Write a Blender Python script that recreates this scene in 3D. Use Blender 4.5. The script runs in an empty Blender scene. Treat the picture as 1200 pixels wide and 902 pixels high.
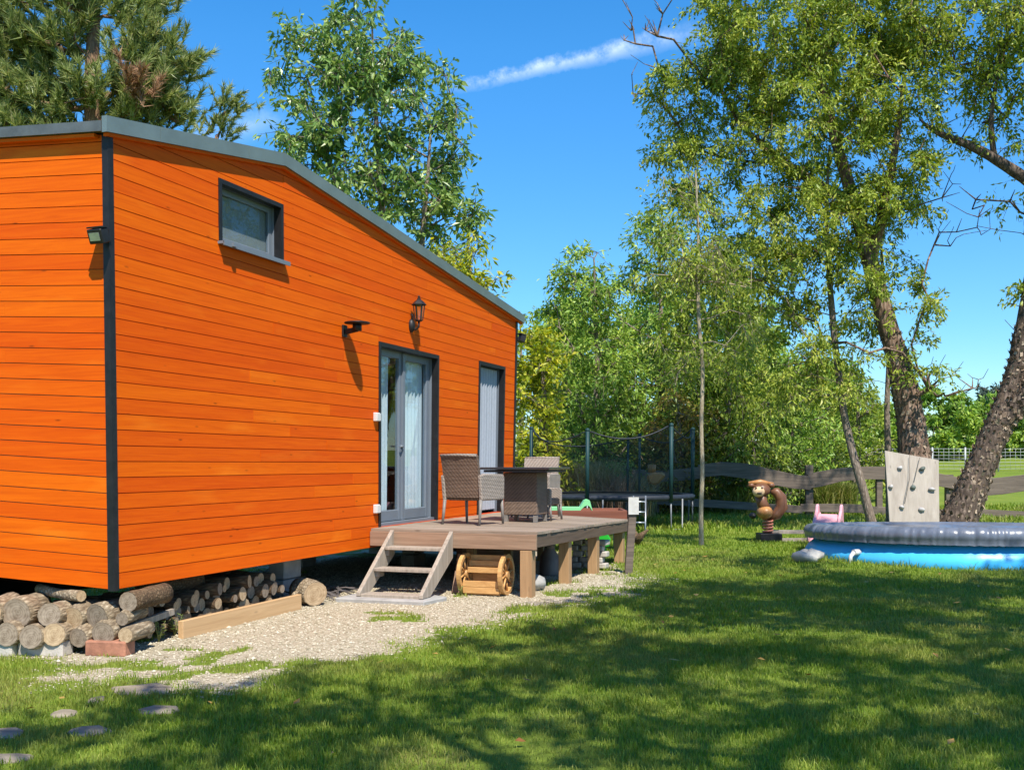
import bpy, math, random
import numpy as np
from mathutils import Vector, Matrix, noise
rng = np.random.default_rng(11)
random.seed(11)
SC = bpy.context.scene
COL = SC.collection
pi = math.pi

# ---------------------------------------------------------------- camera calibration
H, F, CX, HY = 1.45, 1250.0, 600.0, 543.0        # eye height (m), focal length (px), image centre, horizon row


def at(px, py, Y):
    """the world point seen at photo pixel (px, py) at distance Y"""
    return Vector(((px - CX) / F * Y, Y, H - (py - HY) / F * Y))


def gp(px, py, z=0.0):
    """the point of the level z seen at photo pixel"""
    Y = (H - z) * F / (py - HY)
    return Vector(((px - CX) / F * Y, Y, z))


# the cabin's own frame: u along the long facade, v into the cabin, z up
BX, BY = -3.041, 8.14
EU = Vector((.3287, .9444, 0))
EV = Vector((-.9444, .3287, 0))


def hw(u, v, z):
    lean = .017 - .0042 * u
    v2 = v + lean * (z - .49)
    return Vector((BX + u * EU.x + v2 * EV.x, BY + u * EU.y + v2 * EV.y, z + .05 * max(v, 0.0)))


def hd(u, v, z):
    """same frame, without the cabin's slight lean (deck and ground things)"""
    return Vector((BX + u * EU.x + v * EV.x, BY + u * EU.y + v * EV.y, z))


# ---------------------------------------------------------------- object helpers
ROOT = {}


def tag(o, label=None, cat=None, group=None, kind=None):
    if label: o['label'] = label
    if cat: o['category'] = cat
    if group: o['group'] = group
    if kind: o['kind'] = kind
    return o


def empty(name, loc, label, cat, group=None, rz=0.0):
    o = bpy.data.objects.new(name, None)
    o.empty_display_size = .2
    o.location = loc
    o.rotation_euler = (0, 0, rz)
    COL.objects.link(o)
    ROOT[o.name] = Vector(loc)
    return tag(o, label, cat, group)


def finish(name, me, mats, parent, local, loc=None):
    if not isinstance(mats, (list, tuple)): mats = [mats]
    for m in mats: me.materials.append(m)
    o = bpy.data.objects.new(name, me)
    COL.objects.link(o)
    off = Vector((0, 0, 0))
    if parent is not None:
        o.parent = parent
        if not local: off = ROOT[parent.name]
        ROOT[o.name] = off.copy()
    else:
        if loc is not None:
            off = Vector(loc)
            o.location = off
        ROOT[o.name] = off.copy()
    if off.length > 0:
        if not (parent is None and local):
            me.transform(Matrix.Translation(-off))
    return o


def np_mesh(name, V, P, mi=None, smooth=False):
    """mesh from arrays: V (n,3), P (m,k) polygons all with k corners"""
    V = np.ascontiguousarray(V, dtype=np.float32)
    P = np.ascontiguousarray(P, dtype=np.int32)
    m, k = P.shape
    me = bpy.data.meshes.new(name)
    me.vertices.add(len(V))
    me.vertices.foreach_set('co', V.ravel())
    me.loops.add(m * k)
    me.loops.foreach_set('vertex_index', P.ravel())
    me.polygons.add(m)
    me.polygons.foreach_set('loop_start', np.arange(0, m * k, k, dtype=np.int32))
    me.polygons.foreach_set('loop_total', np.full(m, k, dtype=np.int32))
    if mi is not None: me.polygons.foreach_set('material_index', np.asarray(mi, dtype=np.int32))
    me.polygons.foreach_set('use_smooth', np.full(m, smooth, dtype=bool))
    me.update(calc_edges=True)
    return me


class MB:
    """collects boxes, tubes, prisms; build() links them as ONE mesh object"""
    def __init__(s):
        s.v, s.f, s.m, s.s = [], [], [], []

    def add(s, V, Fs, mi=0, smooth=False):
        b = len(s.v)
        s.v += [tuple(p) for p in V]
        for f in Fs:
            s.f.append([i + b for i in f]); s.m.append(mi); s.s.append(smooth)
        return s

    def box(s, c, d, xf=None, mi=0):
        x, y, z = c; a, b, e = d[0] / 2, d[1] / 2, d[2] / 2
        V = [Vector((x + i * a, y + j * b, z + k * e)) for i in (-1, 1) for j in (-1, 1) for k in (-1, 1)]
        if xf is not None: V = [xf @ p if isinstance(xf, Matrix) else xf(*p) for p in V]
        return s.add(V, [(0, 1, 3, 2), (4, 6, 7, 5), (0, 4, 5, 1), (2, 3, 7, 6), (0, 2, 6, 4), (1, 5, 7, 3)], mi)

    def box2(s, a, b, xf=None, mi=0):
        return s.box([(a[i] + b[i]) / 2 for i in range(3)], [abs(b[i] - a[i]) for i in range(3)], xf, mi)

    def bar(s, p, q, w, h, up=(0, 0, 1), mi=0):
        """a squared bar from p to q, w wide (sideways), h tall (along up)"""
        p, q, up = Vector(p), Vector(q), Vector(up)
        d = (q - p).normalized(); sd = d.cross(up).normalized(); u = sd.cross(d).normalized()
        V = [e + sd * (i * w / 2) + u * (j * h / 2) for e in (p, q) for i in (-1, 1) for j in (-1, 1)]
        return s.add(V, [(0, 1, 3, 2), (4, 6, 7, 5), (0, 4, 5, 1), (2, 3, 7, 6), (0, 2, 6, 4), (1, 5, 7, 3)], mi)

    def tube(s, pts, rad, n=8, cap=True, mi=0, smooth=True, wob=0.0, seed=0, capmi=None):
        pts = [Vector(p) for p in pts]
        if not isinstance(rad, (list, tuple)): rad = [rad] * len(pts)
        V, Fs = [], []
        ref = None
        for i, p in enumerate(pts):
            d = (pts[min(i + 1, len(pts) - 1)] - pts[max(i - 1, 0)])
            d = d.normalized() if d.length > 1e-9 else Vector((0, 0, 1))
            if ref is None:
                ref = d.cross(Vector((.31, .12, .94)) if abs(d.z) < .9 else Vector((1, .1, 0))).normalized()
            else:
                ref = (ref - d * ref.dot(d))
                ref = ref.normalized() if ref.length > 1e-6 else d.orthogonal().normalized()
            b = d.cross(ref)
            for k in range(n):
                a = 2 * pi * k / n
                r = rad[i]
                if wob:
                    q = p + (ref * math.cos(a) + b * math.sin(a)) * r
                    r *= 1 + wob * noise.noise(Vector((q.x * 4 + seed * 7.3, q.y * 4, q.z * 2.2)))
                V.append(p + (ref * math.cos(a) + b * math.sin(a)) * r)
        for i in range(len(pts) - 1):
            for k in range(n):
                k2 = (k + 1) % n
                Fs.append((i * n + k, i * n + k2, (i + 1) * n + k2, (i + 1) * n + k))
        s.add(V, Fs, mi, smooth)
        if cap:
            b0 = len(s.v) - len(V)
            s.f.append([b0 + k for k in range(n)][::-1]); s.m.append(mi if capmi is None else capmi); s.s.append(False)
            s.f.append([b0 + (len(pts) - 1) * n + k for k in range(n)]); s.m.append(mi if capmi is None else capmi); s.s.append(False)
        return s

    def lathe(s, c, prof, n=24, mi=0, smooth=True, xf=None):
        V, Fs = [], []
        c = Vector(c)
        for r, z in prof:
            for k in range(n):
                a = 2 * pi * k / n
                p = Vector((r * math.cos(a), r * math.sin(a), z))
                V.append(c + (xf @ p if xf is not None else p))
        for i in range(len(prof) - 1):
            for k in range(n):
                k2 = (k + 1) % n
                Fs.append((i * n + k, i * n + k2, (i + 1) * n + k2, (i + 1) * n + k))
        return s.add(V, Fs, mi, smooth)

    def prism(s, poly, fn, a, b, mi=0):
        """poly: 2-D outline; fn(p, t) -> 3-D; extruded from t=a to t=b"""
        n = len(poly)
        V = [fn(p, a) for p in poly] + [fn(p, b) for p in poly]
        Fs = [tuple(range(n))[::-1], tuple(range(n, 2 * n))]
        Fs += [(i, (i + 1) % n, n + (i + 1) % n, n + i) for i in range(n)]
        return s.add(V, Fs, mi)

    def ball(s, c, r, n=12, m=8, mi=0, xf=None, wob=0, seed=0):
        V, Fs = [], []
        c = Vector(c)
        rr = r if isinstance(r, (tuple, list)) else (r, r, r)
        for i in range(m + 1):
            t = pi * i / m
            for k in range(n):
                a = 2 * pi * k / n
                p = Vector((rr[0] * math.sin(t) * math.cos(a), rr[1] * math.sin(t) * math.sin(a), rr[2] * math.cos(t)))
                if wob: p = p * (1 + wob * noise.noise(p.normalized() * 1.7 + Vector((seed * 3.1, seed, 0))))
                V.append(c + (xf @ p if xf is not None else p))
        for i in range(m):
            for k in range(n):
                k2 = (k + 1) % n
                Fs.append((i * n + k, (i + 1) * n + k, (i + 1) * n + k2, i * n + k2))
        return s.add(V, Fs, mi, True)

    def build(s, name, mats, parent=None, local=False, bevel=0.0, loc=None):
        me = bpy.data.meshes.new(name)
        me.from_pydata(s.v, [], s.f)
        me.polygons.foreach_set('material_index', s.m)
        me.polygons.foreach_set('use_smooth', s.s)
        me.update()
        o = finish(name, me, mats, parent, local, loc)
        if bevel:
            b = o.modifiers.new('edge', 'BEVEL'); b.width = bevel; b.segments = 1; b.limit_method = 'ANGLE'; b.angle_limit = .7
        return o


def copy_tree(o, parent=None):
    c = o.copy()
    COL.objects.link(c)
    if parent is not None: c.parent = parent
    for ch in list(o.children): copy_tree(ch, c)
    return c


# ---------------------------------------------------------------- materials
def newmat(name):
    m = bpy.data.materials.new(name)
    m.use_nodes = True
    nt = m.node_tree
    for n in list(nt.nodes): nt.nodes.remove(n)
    out = nt.nodes.new('ShaderNodeOutputMaterial')
    return m, nt, out


class NT:
    """tiny node-building helper"""
    def __init__(s, nt): s.nt = nt

    def n(s, kind, ins=None, **kw):
        nd = s.nt.nodes.new(kind)
        for k, v in kw.items(): setattr(nd, k, v)
        for k, v in (ins or {}).items():
            if isinstance(v, bpy.types.NodeSocket): s.nt.links.new(v, nd.inputs[k])
            else: nd.inputs[k].default_value = v
        return nd

    def ramp(s, fac, stops):
        r = s.nt.nodes.new('ShaderNodeValToRGB')
        el = r.color_ramp.elements
        while len(el) < len(stops): el.new(.5)
        for e, (p, c) in zip(el, stops):
            e.position = p; e.color = (*c, 1)
        s.nt.links.new(fac, r.inputs[0])
        return r.outputs[0]

    def mix(s, fac, a, b, blend='MIX'):
        m = s.nt.nodes.new('ShaderNodeMix')
        m.data_type = 'RGBA'; m.blend_type = blend
        for i, v in ((0, fac), (6, a), (7, b)):
            if isinstance(v, bpy.types.NodeSocket): s.nt.links.new(v, m.inputs[i])
            else: m.inputs[i].default_value = (*v, 1) if isinstance(v, tuple) and len(v) == 3 else v
        return m.outputs[2]

    def math(s, op, a, b=0.0):
        m = s.nt.nodes.new('ShaderNodeMath'); m.operation = op
        for i, v in ((0, a), (1, b)):
            if isinstance(v, bpy.types.NodeSocket): s.nt.links.new(v, m.inputs[i])
            else: m.inputs[i].default_value = v
        return m.outputs[0]


def mat_plain(name, c, rough=.6, var=.25, scale=6.0, bump=.15, metal=0.0, bscale=40.0, spec=.4, stretch=(1, 1, 1)):
    """one colour with worn, uneven tone"""
    m, nt, out = newmat(name); N = NT(nt)
    tc = N.n('ShaderNodeTexCoord')
    mp = N.n('ShaderNodeMapping', {'Vector': tc.outputs['Object'], 'Scale': stretch})
    nz = N.n('ShaderNodeTexNoise', {'Vector': mp.outputs[0], 'Scale': scale, 'Detail': 5.0, 'Roughness': .6})
    lo = tuple(x * (1 - var) for x in c); hi = tuple(min(1, x * (1 + var)) for x in c)
    col = N.ramp(nz.outputs[0], [(.3, lo), (.7, hi)])
    n2 = N.n('ShaderNodeTexNoise', {'Vector': mp.outputs[0], 'Scale': bscale, 'Detail': 3.0})
    bp = N.n('ShaderNodeBump', {'Height': n2.outputs[0], 'Strength': bump, 'Distance': .01})
    p = N.n('ShaderNodeBsdfPrincipled', {'Base Color': col, 'Roughness': rough, 'Metallic': metal, 'Normal': bp.outputs[0], 'Specular IOR Level': spec})
    nt.links.new(p.outputs[0], out.inputs[0])
    return m


def mat_wood(name, c1, c2, axis=0, rough=.65, island=.25, grain=28.0, knots=True, bump=.25, coord='Object', uvrot=None):
    """planed or weathered timber, grain along the local axis; each board has its own tone"""
    m, nt, out = newmat(name); N = NT(nt)
    tc = N.n('ShaderNodeTexCoord')
    geo = N.n('ShaderNodeNewGeometry')
    sc = [grain] * 3; sc[axis] = grain * .045
    rot = uvrot or (0, 0, 0)
    mp0 = N.n('ShaderNodeMapping', {'Vector': tc.outputs[coord], 'Rotation': rot})
    off = N.n('ShaderNodeVectorMath', {0: mp0.outputs[0]}, operation='ADD')
    cmb = N.n('ShaderNodeCombineXYZ', {'X': N.math('MULTIPLY', geo.outputs['Random Per Island'], 17.0), 'Y': N.math('MULTIPLY', geo.outputs['Random Per Island'], 5.0), 'Z': 0.0})
    nt.links.new(cmb.outputs[0], off.inputs[1])
    mp = N.n('ShaderNodeMapping', {'Vector': off.outputs[0], 'Scale': tuple(sc)})
    nz = N.n('ShaderNodeTexNoise', {'Vector': mp.outputs[0], 'Scale': 1.0, 'Detail': 6.0, 'Roughness': .65, 'Distortion': .6})
    col = N.ramp(nz.outputs[0], [(.28, c1), (.72, c2)])
    if knots:
        sk = [7.0] * 3; sk[axis] = 2.2
        mk = N.n('ShaderNodeMapping', {'Vector': off.outputs[0], 'Scale': tuple(sk)})
        vk = N.n('ShaderNodeTexVoronoi', {'Vector': mk.outputs[0], 'Scale': 1.0})
        kf = N.ramp(vk.outputs['Distance'], [(.03, (1, 1, 1)), (.11, (0, 0, 0))])
        col = N.mix(N.math('MULTIPLY', kf, .55), col, tuple(x * .35 for x in c1))
    tone = N.math('ADD', N.math('MULTIPLY', geo.outputs['Random Per Island'], island), 1 - island * .5)
    hs = N.n('ShaderNodeHueSaturation', {'Color': col, 'Value': tone})
    bp = N.n('ShaderNodeBump', {'Height': nz.outputs[0], 'Strength': bump, 'Distance': .004})
    p = N.n('ShaderNodeBsdfPrincipled', {'Base Color': hs.outputs[0], 'Roughness': rough, 'Normal': bp.outputs[0], 'Specular IOR Level': .35})
    nt.links.new(p.outputs[0], out.inputs[0])
    return m


def mat_leaf(name, stops, trans=.35, rough=.45, spec=.35, clump=None):
    """leaves: every leaf its own tone, part of the light passes through"""
    m, nt, out = newmat(name); N = NT(nt)
    geo = N.n('ShaderNodeNewGeometry')
    fac = geo.outputs['Random Per Island']
    if clump:
        tc = N.n('ShaderNodeTexCoord')
        nz = N.n('ShaderNodeTexNoise', {'Vector': tc.outputs['Object'], 'Scale': clump, 'Detail': 2.0})
        fac = N.math('ADD', N.math('MULTIPLY', fac, .6), N.math('MULTIPLY', N.math('SUBTRACT', nz.outputs[0], .2), .7))
    col = N.ramp(fac, stops)
    p = N.n('ShaderNodeBsdfPrincipled', {'Base Color': col, 'Roughness': rough, 'Specular IOR Level': spec})
    hs = N.n('ShaderNodeHueSaturation', {'Color': col, 'Hue': .49, 'Saturation': 1.1, 'Value': 1.25})
    t = N.n('ShaderNodeBsdfTranslucent', {'Color': hs.outputs[0]})
    mx = N.n('ShaderNodeMixShader', {0: trans, 1: p.outputs[0], 2: t.outputs[0]})
    nt.links.new(mx.outputs[0], out.inputs[0])
    return m


def mat_bark(name, c1, c2, c3, vs=9.0, rough=.9, bump=.9, ax=(1, 1, .28)):
    m, nt, out = newmat(name); N = NT(nt)
    tc = N.n('ShaderNodeTexCoord')
    mp = N.n('ShaderNodeMapping', {'Vector': tc.outputs['Object'], 'Scale': (vs * ax[0], vs * ax[1], vs * ax[2])})
    nz = N.n('ShaderNodeTexNoise', {'Vector': mp.outputs[0], 'Scale': 1.0, 'Detail': 8.0, 'Roughness': .7, 'Distortion': 1.2})
    vo = N.n('ShaderNodeTexVoronoi', {'Vector': mp.outputs[0], 'Scale': 1.6}, feature='DISTANCE_TO_EDGE')
    f = N.math('MULTIPLY', nz.outputs[0], N.math('ADD', N.math('MULTIPLY', vo.outputs[0], 1.6), .55))
    col = N.ramp(f, [(.15, c1), (.42, c2), (.75, c3)])
    bp = N.n('ShaderNodeBump', {'Height': f, 'Strength': bump, 'Distance': .03})
    p = N.n('ShaderNodeBsdfPrincipled', {'Base Color': col, 'Roughness': rough, 'Normal': bp.outputs[0], 'Specular IOR Level': .2})
    nt.links.new(p.outputs[0], out.inputs[0])
    return m


def mat_glass(name, tint=(.9, .95, .97), refl=1.0):
    m, nt, out = newmat(name); N = NT(nt)
    geo = N.n('ShaderNodeNewGeometry')
    dt = N.n('ShaderNodeVectorMath', {0: geo.outputs['Normal'], 1: geo.outputs['Incoming']}, operation='DOT_PRODUCT')
    c = N.math('SUBTRACT', 1.0, N.math('ABSOLUTE', dt.outputs['Value']))
    fac = N.math('ADD', .045 * refl, N.math('MULTIPLY', N.math('POWER', c, 5.0), .6))
    t = N.n('ShaderNodeBsdfTransparent', {'Color': (*tint, 1)})
    g = N.n('ShaderNodeBsdfGlossy', {'Color': (1, 1, 1, 1), 'Roughness': .01})
    mx = N.n('ShaderNodeMixShader', {0: fac, 1: t.outputs[0], 2: g.outputs[0]})
    nt.links.new(mx.outputs[0], out.inputs[0])
    return m


def mat_net(name, c, cover):
    m, nt, out = newmat(name); N = NT(nt)
    t = N.n('ShaderNodeBsdfTransparent')
    d = N.n('ShaderNodeBsdfDiffuse', {'Color': (*c, 1)})
    mx = N.n('ShaderNodeMixShader', {0: cover, 1: t.outputs[0], 2: d.outputs[0]})
    nt.links.new(mx.outputs[0], out.inputs[0])
    return m


def mat_rattan(name, c1, c2):
    m, nt, out = newmat(name); N = NT(nt)
    tc = N.n('ShaderNodeTexCoord')
    hor = N.n('ShaderNodeTexWave', {'Vector': tc.outputs['Object'], 'Scale': 19.0, 'Distortion': 2.0, 'Detail': 3.0}, bands_direction='Z')
    dia = N.n('ShaderNodeTexWave', {'Vector': tc.outputs['Object'], 'Scale': 13.0, 'Distortion': 1.2}, bands_direction='DIAGONAL')
    f = N.math('ADD', N.math('MULTIPLY', hor.outputs[1], .65), N.math('MULTIPLY', dia.outputs[1], .35))
    nz = N.n('ShaderNodeTexNoise', {'Vector': tc.outputs['Object'], 'Scale': 9.0, 'Detail': 4.0})
    col = N.ramp(N.math('ADD', N.math('MULTIPLY', f, .7), N.math('MULTIPLY', nz.outputs[0], .35)), [(.2, c1), (.8, c2)])
    bp = N.n('ShaderNodeBump', {'Height': f, 'Strength': .8, 'Distance': .008})
    p = N.n('ShaderNodeBsdfPrincipled', {'Base Color': col, 'Roughness': .55, 'Normal': bp.outputs[0], 'Specular IOR Level': .4})
    nt.links.new(p.outputs[0], out.inputs[0])
    return m


def mat_endgrain(name, c1, c2):
    """sawn log end: rings round the end's own centre (generated coordinates of the disc)"""
    m, nt, out = newmat(name); N = NT(nt)
    tc = N.n('ShaderNodeTexCoord')
    uv = N.n('ShaderNodeVectorMath', {0: tc.outputs['UV'], 1: (.5, .5, 0)}, operation='SUBTRACT')
    nz = N.n('ShaderNodeTexNoise', {'Vector': tc.outputs['UV'], 'Scale': 5.0, 'Detail': 4.0})
    ln = N.n('ShaderNodeVectorMath', {0: uv.outputs[0]}, operation='LENGTH')
    rg = N.math('SINE', N.math('ADD', N.math('MULTIPLY', ln.outputs['Value'], 75.0), N.math('MULTIPLY', nz.outputs[0], 9.0)))
    f = N.math('ADD', N.math('MULTIPLY', rg, .08), nz.outputs[0])
    col = N.ramp(f, [(.25, c1), (.75, c2)])
    p = N.n('ShaderNodeBsdfPrincipled', {'Base Color': col, 'Roughness': .85, 'Specular IOR Level': .2})
    nt.links.new(p.outputs[0], out.inputs[0])
    return m
SUN_EL = math.radians(55); SUN = 5.0; SKY = .15; EXPO = .6
# ================================================================ the cabin
M_side = None


def mat_siding():
    m, nt, out = newmat('orange_stained_boards'); N = NT(nt)
    tc = N.n('ShaderNodeTexCoord'); geo = N.n('ShaderNodeNewGeometry')
    r = geo.outputs['Random Per Island']
    mp0 = N.n('ShaderNodeMapping', {'Vector': tc.outputs['Object'], 'Rotation': (0, 0, -math.atan2(EU.y, EU.x))})
    cmb = N.n('ShaderNodeCombineXYZ', {'X': N.math('MULTIPLY', r, 23.0), 'Y': N.math('MULTIPLY', r, 31.0), 'Z': 0.0})
    off = N.n('ShaderNodeVectorMath', {0: mp0.outputs[0], 1: cmb.outputs[0]}, operation='ADD')
    mp = N.n('ShaderNodeMapping', {'Vector': off.outputs[0], 'Scale': (1.6, 1.6, 42.0)})
    nz = N.n('ShaderNodeTexNoise', {'Vector': mp.outputs[0], 'Scale': 1.0, 'Detail': 6.0, 'Roughness': .62, 'Distortion': .8})
    col = N.ramp(nz.outputs[0], [(.22, (.56, .072, .002)), (.5, (.68, .100, .002)), (.8, (.76, .132, .003))])
    mk = N.n('ShaderNodeMapping', {'Vector': off.outputs[0], 'Scale': (2.3, 2.3, 7.5)})
    vk = N.n('ShaderNodeTexVoronoi', {'Vector': mk.outputs[0], 'Scale': 1.0})
    kf = N.ramp(vk.outputs['Distance'], [(.02, (1, 1, 1)), (.085, (0, 0, 0))])
    col = N.mix(N.math('MULTIPLY', kf, .75), col, (.20, .032, .003))
    mo = N.n('ShaderNodeMapping', {'Vector': off.outputs[0], 'Scale': (1.1, 1.1, 5.0)})
    n2 = N.n('ShaderNodeTexNoise', {'Vector': mo.outputs[0], 'Scale': 1.0, 'Detail': 3.0})
    pale = N.ramp(n2.outputs[0], [(.6, (0, 0, 0)), (.78, (1, 1, 1))])
    col = N.mix(N.math('MULTIPLY', pale, .5), col, (.82, .20, .012))
    hs = N.n('ShaderNodeHueSaturation', {'Color': col, 'Hue': N.math('ADD', N.math('MULTIPLY', r, .007), .4965), 'Value': N.math('ADD', N.math('MULTIPLY', r, .11), .945)})
    bp = N.n('ShaderNodeBump', {'Height': nz.outputs[0], 'Strength': .18, 'Distance': .003})
    p = N.n('ShaderNodeBsdfPrincipled', {'Base Color': hs.outputs[0], 'Roughness': .6, 'Normal': bp.outputs[0], 'Specular IOR Level': .10})
    nt.links.new(p.outputs[0], out.inputs[0])
    return m


M_side = mat_siding()
M_black = mat_plain('black_painted_trim', (.012, .011, .012), .5, .4, 12)
M_fascia = mat_plain('grey_green_sheet_metal', (.17, .215, .21), .42, .12, 3, .05, metal=.3, spec=.5)
M_eave = mat_plain('dark_grey_eave_metal', (.12, .13, .13), .5, .3, 5, .1, metal=.3)
M_frame = mat_plain('grey_window_plastic', (.15, .175, .21), .35, .06, 4, .02)
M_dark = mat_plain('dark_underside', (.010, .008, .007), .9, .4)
M_room = mat_plain('room_lining', (.25, .2, .15), .8, .1)
M_glass = mat_glass('window_glass', refl=1.3)
M_blind = mat_plain('grey_roller_blind', (.23, .225, .215), .8, .05, 60, .1)
M_voile = mat_plain('white_voile', (.62, .64, .66), .85, .05, 20, .1)
M_galv = mat_plain('galvanised_metal', (.45, .47, .48), .4, .15, 10, .05, metal=.7)
M_whitep = mat_plain('white_plastic', (.58, .58, .56), .4, .05, 10, .03)

cabin = empty('tiny_house', hw(0, 0, 0), 'orange timber-clad tiny house with grey roof edge, raised off the ground', 'house')

RIDGE = (2.4, 4.35)
S1, S2 = .158, -.0945


def zroof(u): return RIDGE[1] + (S1 * (u - RIDGE[0]) if u < RIDGE[0] else S2 * (u - RIDGE[0]))


LEN, DEP, Z0 = 9.2, 2.5, .49
PITCH = .122
OPEN = [(1.38, 2.43, 3.415, 3.98), (4.475, 6.20, .715, 2.865), (7.634, 8.72, .715, 2.93)]


def clip(poly, a, b, c):
    """keep a*x + b*y <= c"""
    out = []
    for i in range(len(poly)):
        p, q = poly[i], poly[(i + 1) % len(poly)]
        dp = a * p[0] + b * p[1] - c; dq = a * q[0] + b * q[1] - c
        if dp <= 0: out.append(p)
        if dp * dq < 0:
            t = dp / (dp - dq)
            out.append((p[0] + (q[0] - p[0]) * t, p[1] + (q[1] - p[1]) * t))
    return out


def cells(u0, u1, z0, z1, openings):
    us = sorted({u0, u1} | {x for o in openings for x in o[:2] if u0 < x < u1})
    res = []
    for a, b in zip(us[:-1], us[1:]):
        zr = [(z0, z1)]
        for o in openings:
            if o[0] <= (a + b) / 2 <= o[1]:
                nz = []
                for p, q in zr:
                    if o[2] > p: nz.append((p, min(q, o[2])))
                    if o[3] < q: nz.append((max(p, o[3]), q))
                zr = nz
        for p, q in zr:
            if q - p > .004: res.append([a, b, p, q])
    # merge neighbours with the same heights
    res.sort(key=lambda r: (r[2], r[3], r[0])); out = []
    for r in res:
        if out and out[-1][2:] == r[2:] and abs(out[-1][1] - r[0]) < 1e-6: out[-1][1] = r[1]
        else: out.append(r)
    return out


def roofclip(poly, drop=0.0):
    poly = clip(poly, -S1, 1, RIDGE[1] - S1 * RIDGE[0] - drop)
    return clip(poly, -S2, 1, RIDGE[1] - S2 * RIDGE[0] - drop) if len(poly) > 2 else poly


fw = MB(); core = MB()
rr = random.Random(3)
ffn = lambda p, t: hw(p[0], t, p[1])
z = Z0; row = 0
while z < 4.4:
    zt = z + PITCH
    for a, b, p, q in cells(0, LEN, z, zt, OPEN):
        cuts = [a]
        while True:                                             # butt joints here and there
            nx = cuts[-1] + rr.uniform(1.8, 4.2)
            if nx > b - .5: break
            cuts.append(nx)
        cuts.append(b)
        for c, d in zip(cuts[:-1], cuts[1:]):
            g0 = .0022 if c != a else 0; g1 = .0022 if d != b else 0
            poly = [(c + g0, p + (.0034 if p == z else 0)), (d - g1, p + (.0034 if p == z else 0)), (d - g1, q - (.0034 if q == zt else 0)), (c + g0, q - (.0034 if q == zt else 0))]
            poly = roofclip(poly, .004)
            if len(poly) > 2: fw.prism(poly, ffn, -.021 + rr.uniform(-.0012, .0012), 0.0)
    z = zt; row += 1
for a, b, p, q in [c_ for k_ in range(33) for c_ in cells(0, LEN, Z0 + k_ * PITCH, Z0 + (k_ + 1) * PITCH, OPEN)]:
    # split at the ridge so that each piece stays convex
    for c, d in ((a, min(b, RIDGE[0])), (max(a, RIDGE[0]), b)):
        if d - c > .01:
            poly = roofclip([(c, p), (d, p), (d, q), (c, q)], .006)
            if len(poly) > 2: core.prism(poly, ffn, -.0105, .05)
fw.build('front_cladding', M_side, cabin)
core.build('wall_core', mat_plain('wall_batten', (.42, .025, .001), .9, .2), cabin)

sw = MB(); swc = MB()
sfn = lambda p, t: hw(t, p[0], p[1])
z = Z0; k = 0
while z < zroof(0) - .02:
    zt = min(z + PITCH, zroof(0) - .01)
    cuts = [0.0] + ([rr.choice([1.03, 1.07, 1.0])] if k in (14, 16, 17, 19) else []) + [DEP]
    for c, d in zip(cuts[:-1], cuts[1:]):
        sw.prism([(c + .0012, z + .0034), (d - .0012, z + .0034), (d - .0012, zt - .0034), (c + .0012, zt - .0034)], sfn, -.021 + rr.uniform(-.0012, .0012), 0.0)
    z = zt; k += 1
swc.prism([(.051, Z0), (DEP, Z0), (DEP, zroof(0) - .02), (.051, zroof(0) - .02)], sfn, .001, .05)
sw.build('side_cladding', M_side, cabin)
swc.build('side_core', M_room, cabin)
bk = MB()
bk.prism([(.06, Z0), (LEN, Z0), (LEN, zroof(LEN) - .01), (RIDGE[0], RIDGE[1] - .02), (.06, zroof(.06) - .01)], ffn, DEP - .06, DEP)
bk.build('rear_wall', M_side, cabin)
eb = MB()
eb.prism([(.051, Z0), (DEP - .061, Z0), (DEP - .061, zroof(LEN) - .02), (.051, zroof(LEN) - .02)], sfn, LEN - .05, LEN)
eb.build('end_wall', M_side, cabin)
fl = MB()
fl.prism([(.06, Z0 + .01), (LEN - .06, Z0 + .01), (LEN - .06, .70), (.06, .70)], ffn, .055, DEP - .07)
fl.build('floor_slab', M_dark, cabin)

# corner trims
tr = MB()
zt = zroof(0) - .012
tr.prism([(-.036, -.036), (.022, -.036), (.022, -.0225), (-.0225, -.0225), (-.0225, .022), (-.036, .022)], lambda p, t: hw(p[0], p[1], t), Z0 - .01, zt)
tr.build('corner_trim', M_black, cabin)
tr = MB()
tr.prism([(LEN + .036, -.036), (LEN - .03, -.036), (LEN - .03, -.0225), (LEN + .022, -.0225), (LEN + .022, .052), (LEN + .036, .052)], lambda p, t: hw(p[0], p[1], t), Z0 - .01, zroof(LEN) - .012)
tr.build('corner_trim', M_black, cabin)

# roof with its edge trims
rf = MB()
OV = .08
for a, b in ((-OV, RIDGE[0]), (RIDGE[0], LEN + .2)):
    rf.prism([(a, zroof(a)), (b, zroof(b)), (b, zroof(b) + .07), (a, zroof(a) + .07)], ffn, -.034, DEP + .08)
roof = rf.build('roof', M_eave, cabin)
fs = MB()
for a, b in ((-OV - .02, RIDGE[0]), (RIDGE[0], LEN + .22)):
    n = 4
    for i in range(n):
        c, d = a + (b - a) * i / n, a + (b - a) * (i + 1) / n
        fs.prism([(c, zroof(c) - .004), (d - .002, zroof(d) - .004), (d - .002, zroof(d) + .118), (c, zroof(c) + .118)], ffn, -.082 - .001 * (i % 2), -.036)
fs.build('roof_fascia', M_fascia, roof)
fs = MB()
fs.prism([(-.030, zroof(-OV) + .002), (DEP + .08, zroof(-OV) + .002), (DEP + .08, zroof(-OV) + .082), (-.030, zroof(-OV) + .082)], sfn, -OV - .022, -OV - .001)
fs.build('eave_trim', M_eave, roof)
fs = MB()
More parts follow.
